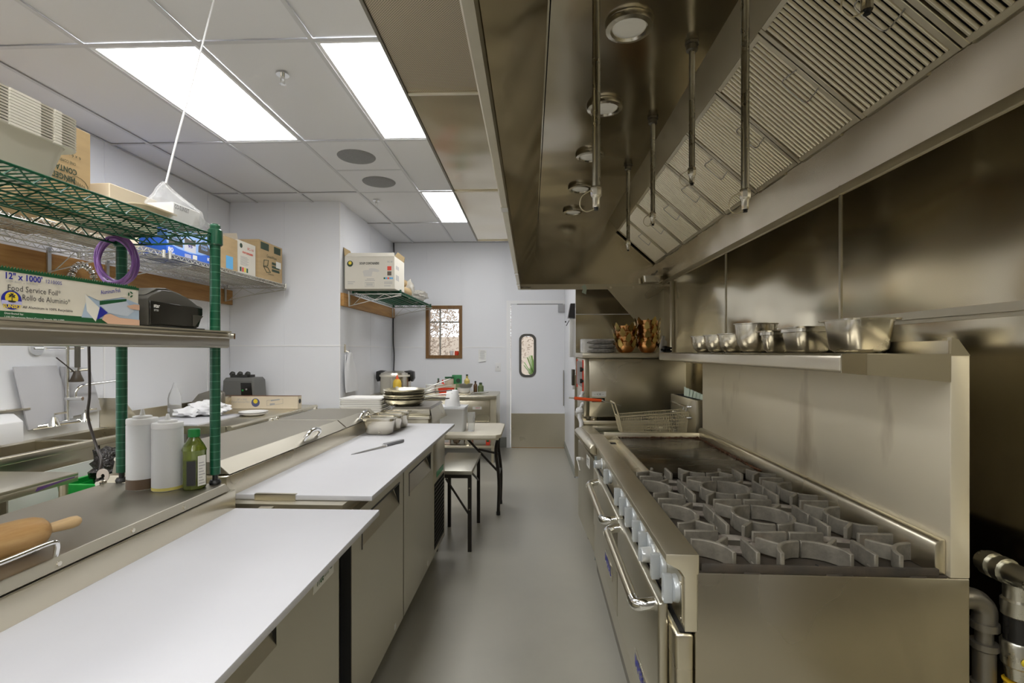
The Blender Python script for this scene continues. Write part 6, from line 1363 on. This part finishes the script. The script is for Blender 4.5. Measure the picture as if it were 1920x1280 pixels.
# ------------------------------------------------------------------ FAR WORK TABLE, STEAM TABLE, RICE COOKER
AZ = .86
t1 = thing('work_table', 'stainless table in the far corner under the rice cooker', 'table', (-1.8, 6.6, 0))
MB().box(-2.04, -1.575, 6.22, 6.95, AZ - .03, AZ).build('top', STOP, t1, bevel=.004)
for x in (-2.0, -1.62):
    for y in (6.27, 6.90): MB().cyl((x, y, 0), (x, y, AZ - .03), .02).build('leg', SV, t1)
rc = thing('rice_cooker', 'large steel rice cooker with black side handles in the corner', 'rice cooker', (-1.775, 6.46, AZ))
rx, ry = -1.775, 6.46
MB().lathe([(.19, .001), (.20, .01), (.20, .225)], (rx, ry, AZ), 34).build('body', PANS, rc)
MB().lathe([(.205, .225), (.208, .235), (.205, .25)], (rx, ry, AZ), 34).build('band', mat('cream_band', (.70, .66, .56), .4), rc); MB().lathe([(.203, .25), (.195, .275), (.13, .295), (.001, .30)], (rx, ry, AZ), 34).build('lid', PANS, rc)
for s_ in (-1, 1): MB().prism([(rx + s_ * .12, AZ + .295), (rx + s_ * .19, AZ + .305), (rx + s_ * .245, AZ + .29), (rx + s_ * .25, AZ + .20), (rx + s_ * .225, AZ + .155), (rx + s_ * .203, AZ + .18), (rx + s_ * .203, AZ + .262), (rx + s_ * .13, AZ + .285)], 'y', ry - .05, ry + .05).build('side_handle', BLACK, rc, bevel=.008)
yb = thing('sauce_bottle', 'yellow squeeze bottle with red tip before the rice cooker', 'bottle', (-1.70, 6.24, AZ)); bx_, by_ = -1.695, 6.245
MB().lathe([(.05, 0), (.054, .01), (.054, .15), (.045, .18), (.028, .20)], (bx_, by_, AZ + .001), 22).build('body', YELB, yb); MB().lathe([(.022, .20), (.02, .215), (.007, .245), (.004, .255)], (bx_, by_, AZ), 16).build('tip', ORANGE, yb); MB().quad((bx_ - .005, by_ - .0555, AZ + .03), (1, 0, 0), (0, 0, 1), .035, .08).build('label', LABELW, yb, fix=False)
s4 = thing('steam_table', 'stainless steam table below the window with black dial', 'steam table', (-1.0, 6.6, 0))
TX0, TX1, TY0, TY1 = -1.55, -.425, 6.24, 6.90
MB().box(TX0, TX1, TY0 - .06, TY1, AZ - .045, AZ).build('top', STOP, s4, bevel=.006)
MB().box(TX0, TX1 - .01, TY0 + .03, TY1 - .03, .42, AZ - .046).build('body', SH, s4); MB().box(TX0 + .02, TX1 - .09, TY0 + .015, TY0 + .03, .535, AZ - .07).build('front_panel', SV, s4, bevel=.003); MB().box(TX0 + .02, TX1 - .09, TY0 + .012, TY0 + .03, .425, .525).build('control_panel', SV, s4)
MB().box(TX1 - .085, TX1 - .012, TY0 + .008, TY0 + .03, .42, AZ - .05).build('corner_plate', SLIP, s4); MB().box(TX1 - .012, TX1 - .002, TY0 - .02, TY1 - .02, .42, AZ - .046).build('end_cover', SFR, s4, bevel=.004)
MB().cyl((-.655, TY0 + .012, .475), (-.655, TY0 - .012, .475), .036, n=20).build('dial', BLACK, s4); MB().box(-.735, -.62, TY0 + .012, TY0 + .0145, .68, .715).build('warning_label', LABELW, s4); text('HOT', s4, (-.695, TY0 + .0115, .688), (1, 0, 0), (0, 0, 1), .055, .018, REDP); MB().box(-.60, -.52, TY0 + .009, TY0 + .0118, .45, .50).build('dial_plate', LABELW, s4)
for x in (TX0 + .2, TX0 + .62): MB().box(x - .16, x + .16, TY0 + .06, TY1 - .1, AZ, AZ + .012).build('well_cover', SH, s4, bevel=.003)
for x in (TX0 + .05, TX1 - .06):
    for y in (TY0 + .05, TY1 - .05): MB().cyl((x, y, 0), (x, y, .43), .02).build('leg', SV, s4)
MB().box(TX0 + .02, TX1 - .03, TY0 + .03, TY1 - .03, .185, .215).build('undershelf', SH, s4, bevel=.004)
MB().tube([(-.72, TY0 + .10, .30), (-.66, TY0 + .05, .42)], .006).build('drain_lever', BLACK, s4)
# condiments on the steam table
CY = 6.44; CT = AZ + .013
def jar(name, label, x, y, r_, h, m, cap=None, capm=None, z=CT, neck=None, cat='jar'):
    t = thing(name, label, cat, (x, y, z)); pr = [(r_ * .95, 0), (r_, .008), (r_, h * (.72 if neck else .97))]
    if neck: pr += [(neck, h * .86), (neck, h)]
    MB().lathe(pr, (x, y, z), 20).build('body', m, t)
    if capm: MB().lathe([((neck or r_) * 1.03, h), ((neck or r_) * 1.03, h + cap)], (x, y, z), 20).build('cap', capm, t)
    return t
jar('white_jar', 'squat white jar left of the red basket on steam table', -1.30, 6.40, .062, .10, WHITEC, .012, WHITEP); jar('white_jar', 'white jar with printed label behind the squat jar', -1.20, 6.46, .055, .10, mat('printed_label', (.62, .58, .48), .5), .012, WHITEP)
jar('sauce_bottle', 'small red topped dark bottle at the back of condiments', -1.235, 6.60, .025, .16, SAUCE, .02, mat('dark_green_cap', (.05, .12, .07), .4), neck=.012, cat='bottle'); jar('sauce_bottle', 'small red sauce bottle behind the white tub', -1.175, 6.60, .028, .14, RED, .02, RED, neck=.012, cat='bottle')
jar('tall_tub', 'tall cream tub with green lid behind the red basket', -1.075, 6.52, .058, .185, mat('tub_cream', (.68, .60, .46), .5), .02, INKG)
t = thing('green_carton', 'green carton standing behind the cream tub', 'carton', (-.985, 6.62, CT)); MB().box(-1.05, -.925, 6.585, 6.66, CT, CT + .225).build('box_body', mat('carton_green', (.03, .22, .07), .45), t, bevel=.003); MB().disc((-.965, 6.5845, CT + .15), (1, 0, 0), (0, 0, 1), .03, n=18).build('print', INKDK, t, fix=False); MB().quad((-1.0, 6.5842, CT + .05), (1, 0, 0), (0, 0, 1), .06, .06).build('print_panel', mat('print_olive', (.25, .30, .16), .5), t, fix=False)
bk2 = thing('red_basket', 'small red plastic basket of packets on the steam table', 'basket', (-1.09, 6.38, CT))
q = MB(); q.loft([q.rrect(-1.09, 6.38, .085, .05, .015, CT), q.rrect(-1.09, 6.38, .105, .068, .02, CT + .075), q.rrect(-1.09, 6.38, .101, .064, .02, CT + .075), q.rrect(-1.09, 6.38, .082, .047, .015, CT + .005)]); q.build('basket', RED, bk2, ang=50)
q = MB(); rnd = random.Random(3)
for k in range(16): q.obox((-1.17 + .012 * k, 6.36 + .02 * rnd.random()), (-1.15 + .012 * k, 6.39), .003, CT + .012, CT + .09 + .03 * rnd.random())
q.build('packets', mat('packet_cream', (.66, .58, .42), .6), None, label='cream packets standing in the small red basket', cat='packets', kind='stuff')
jar('oil_bottle', 'yellow oil bottle with dark cap behind white bowls', -.845, 6.56, .038, .215, mat('oil_yellow', (.60, .48, .14), .25), .02, INKDK, neck=.014, cat='bottle'); jar('sauce_bottle', 'small dark bottle right of the yellow oil bottle', -.735, 6.58, .026, .13, mat('dark_amber', (.10, .05, .02), .2), .016, BLACK, neck=.012, cat='bottle'); jar('green_bottle', 'round green bottle at the right end of condiments', -.665, 6.58, .04, .11, mat('bottle_olive', (.14, .18, .08), .2), .015, INKDK, neck=.02, cat='bottle')
bowl('white_bowl', 'white bowl with a grey bowl on it right of basket', (-.865, 6.39, CT), .085, .065, m=WHITEC); bowl('grey_bowl', 'grey bowl stacked on the white bowl on steam table', (-.845, 6.44, CT + .058), .088, .055, m=mat('bowl_grey', (.25, .24, .20), .4))
q = MB(); q.tube([(-.72, 6.36, CT + .006), (-.60, 6.44, CT + .012)], .007).tube([(-.64, 6.34, CT + .006), (-.55, 6.42, CT + .010)], .006); q.build('tongs', CHROMEW, None, label='steel tongs lying at the right of the steam table', cat='tongs')
# ---- folding table with container, cup and glass
TT = .74
ft = thing('folding_table', 'tall folding table with pale top and dark bent legs', 'table', (-.45, 4.3, 0))
MB().prism([(-.98, 3.97), (-.28, 3.97), (-.24, 4.02), (-.24, 4.60), (-.28, 4.65), (-.98, 4.65)], 'z', TT - .03, TT).build('top', TABLET, ft, bevel=.003); MB().box(-.98, -.26, 4.0, 4.62, TT - .045, TT - .031).build('apron_edge', SLIP, ft)
for y in (4.28, 4.60): MB().tube(smooth_path([(-.275, y, TT - .045), (-.30, y, .55), (-.275, y, .30), (-.28, y, .0)], 5), .014, 10).build('leg', LEGB, ft); MB().cyl((-.28, y, 0), (-.28, y, .03), .017).build('foot', BLACK, ft)
for y in (4.28, 4.60): MB().tube([(-.93, y, TT - .045), (-.93, y, 0)], .014, 10).build('leg', LEGB, ft)
MB().tube([(-.66, 4.30, TT - .05), (-.55, 4.30, TT - .09), (-.29, 4.29, .38)], .010).build('brace', LEGB, ft); MB().tube([(-.45, 4.30, .56), (-.29, 4.42, .50)], .010).build('brace', LEGB, ft); MB().tube([(-.28, 4.28, .33), (-.28, 4.60, .33)], .010).build('cross_bar', LEGB, ft)
lt = thing('low_table', 'low table with worn metal top and square dark legs', 'table', (-.65, 3.75, 0))
LTZ = .572
MB().box(-.69, -.412, 3.47, 4.10, LTZ - .028, LTZ).build('top', steel('worn_top', col=(.58, .56, .49), rough=.42, brush=(1, 60, 60), smudge=.25), lt, bevel=.004)
for x, y in ((-.43, 3.49), (-.43, 4.08), (-.655, 3.98), (-.67, 3.49)): MB().box(x - .013, x + .013, y - .013, y + .013, .0, LTZ - .028).build('leg', LEGB, lt)
MB().tube([(-.60, 3.49, LTZ - .06), (-.435, 3.49, .26)], .008).build('brace', LEGB, lt); MB().tube([(-.43, 3.62, LTZ - .05), (-.43, 4.05, .36)], .008).build('brace', LEGB, lt); MB().box(-.67, -.43, 3.483, 3.497, LTZ - .055, LTZ - .028).build('rail', LEGB, lt)
for z in (.45, .30): MB().cyl((-.43, 3.476, z), (-.43, 3.47, z), .006, n=8).build('rivet', PANS, lt)
cc = thing('food_container', 'milky square food container standing on the folding table', 'container', (-.66, 4.22, TT))
q = MB(); q.loft([q.rrect(-.66, 4.22, .10, .10, .02, TT + .001), q.rrect(-.66, 4.22, .112, .112, .02, TT + .185), q.rrect(-.66, 4.22, .118, .118, .02, TT + .19), q.rrect(-.66, 4.22, .118, .118, .02, TT + .20), q.rrect(-.66, 4.22, .108, .108, .02, TT + .20), q.rrect(-.66, 4.22, .096, .096, .02, TT + .006)]); q.build('body', MILKY, cc, ang=50); MB().box(-.775, -.545, 4.105, 4.335, TT + .201, TT + .207).build('lid', MILKY, cc)
cu = thing('paper_cup_stack', 'white plastic cup upside down on the milky container', 'cup', (-.665, 4.20, TT + .208)); MB().lathe([(.066, 0), (.068, .004), (.050, .13), (.045, .135)], (-.665, 4.20, TT + .208), 24).build('body', WHITEP, cu)
gl = thing('drinking_glass', 'clear drinking glass beside the milky container', 'glass', (-.50, 4.16, TT)); MB().lathe([(.028, .001), (.034, .16), (.0315, .16), (.026, .008), (.001, .006)], (-.50, 4.16, TT), 22).build('body', CLEARP, gl)
# ---- small goods on the steam table's undershelf
UZ = .2165
for k, (x, w_, h_, m_, lb_) in enumerate(((-1.23, .10, .11, LABELW, 'pale printed carton on the shelf under the steam table'), (-1.08, .085, .10, mat('pinkish', (.60, .48, .42), .5), 'pinkish packet on the shelf under the steam table'), (-.96, .10, .115, SAUCE, 'brown bag on the shelf under the steam table'), (-.80, .13, .12, PANS, 'steel canister on the shelf under the steam table'), (-.55, .05, .12, REDP, 'red and green carton at right end of lower shelf'))):
    t = thing('dry_goods', lb_, 'goods', (x, 6.40, UZ))
    if m_ is PANS: MB().lathe([(w_ / 2, 0), (w_ / 2, h_), (w_ / 2 - .01, h_ + .01)], (x, 6.40, UZ), 20).build('body', m_, t)
    elif m_ is SAUCE: MB().blob((x, 6.40, UZ + h_ / 2), w_ / 2, .06, h_ / 2, .15, 4, 3).build('body', m_, t)
    else: MB().box(x - w_ / 2, x + w_ / 2, 6.34, 6.46, UZ, UZ + h_).build('body', m_, t, bevel=.004); MB().quad((x - w_ * .3, 6.3395, UZ + h_ * .3), (1, 0, 0), (0, 0, 1), w_ * .6, h_ * .4).build('print', INKG if k == 4 else INKGR, t, fix=False)
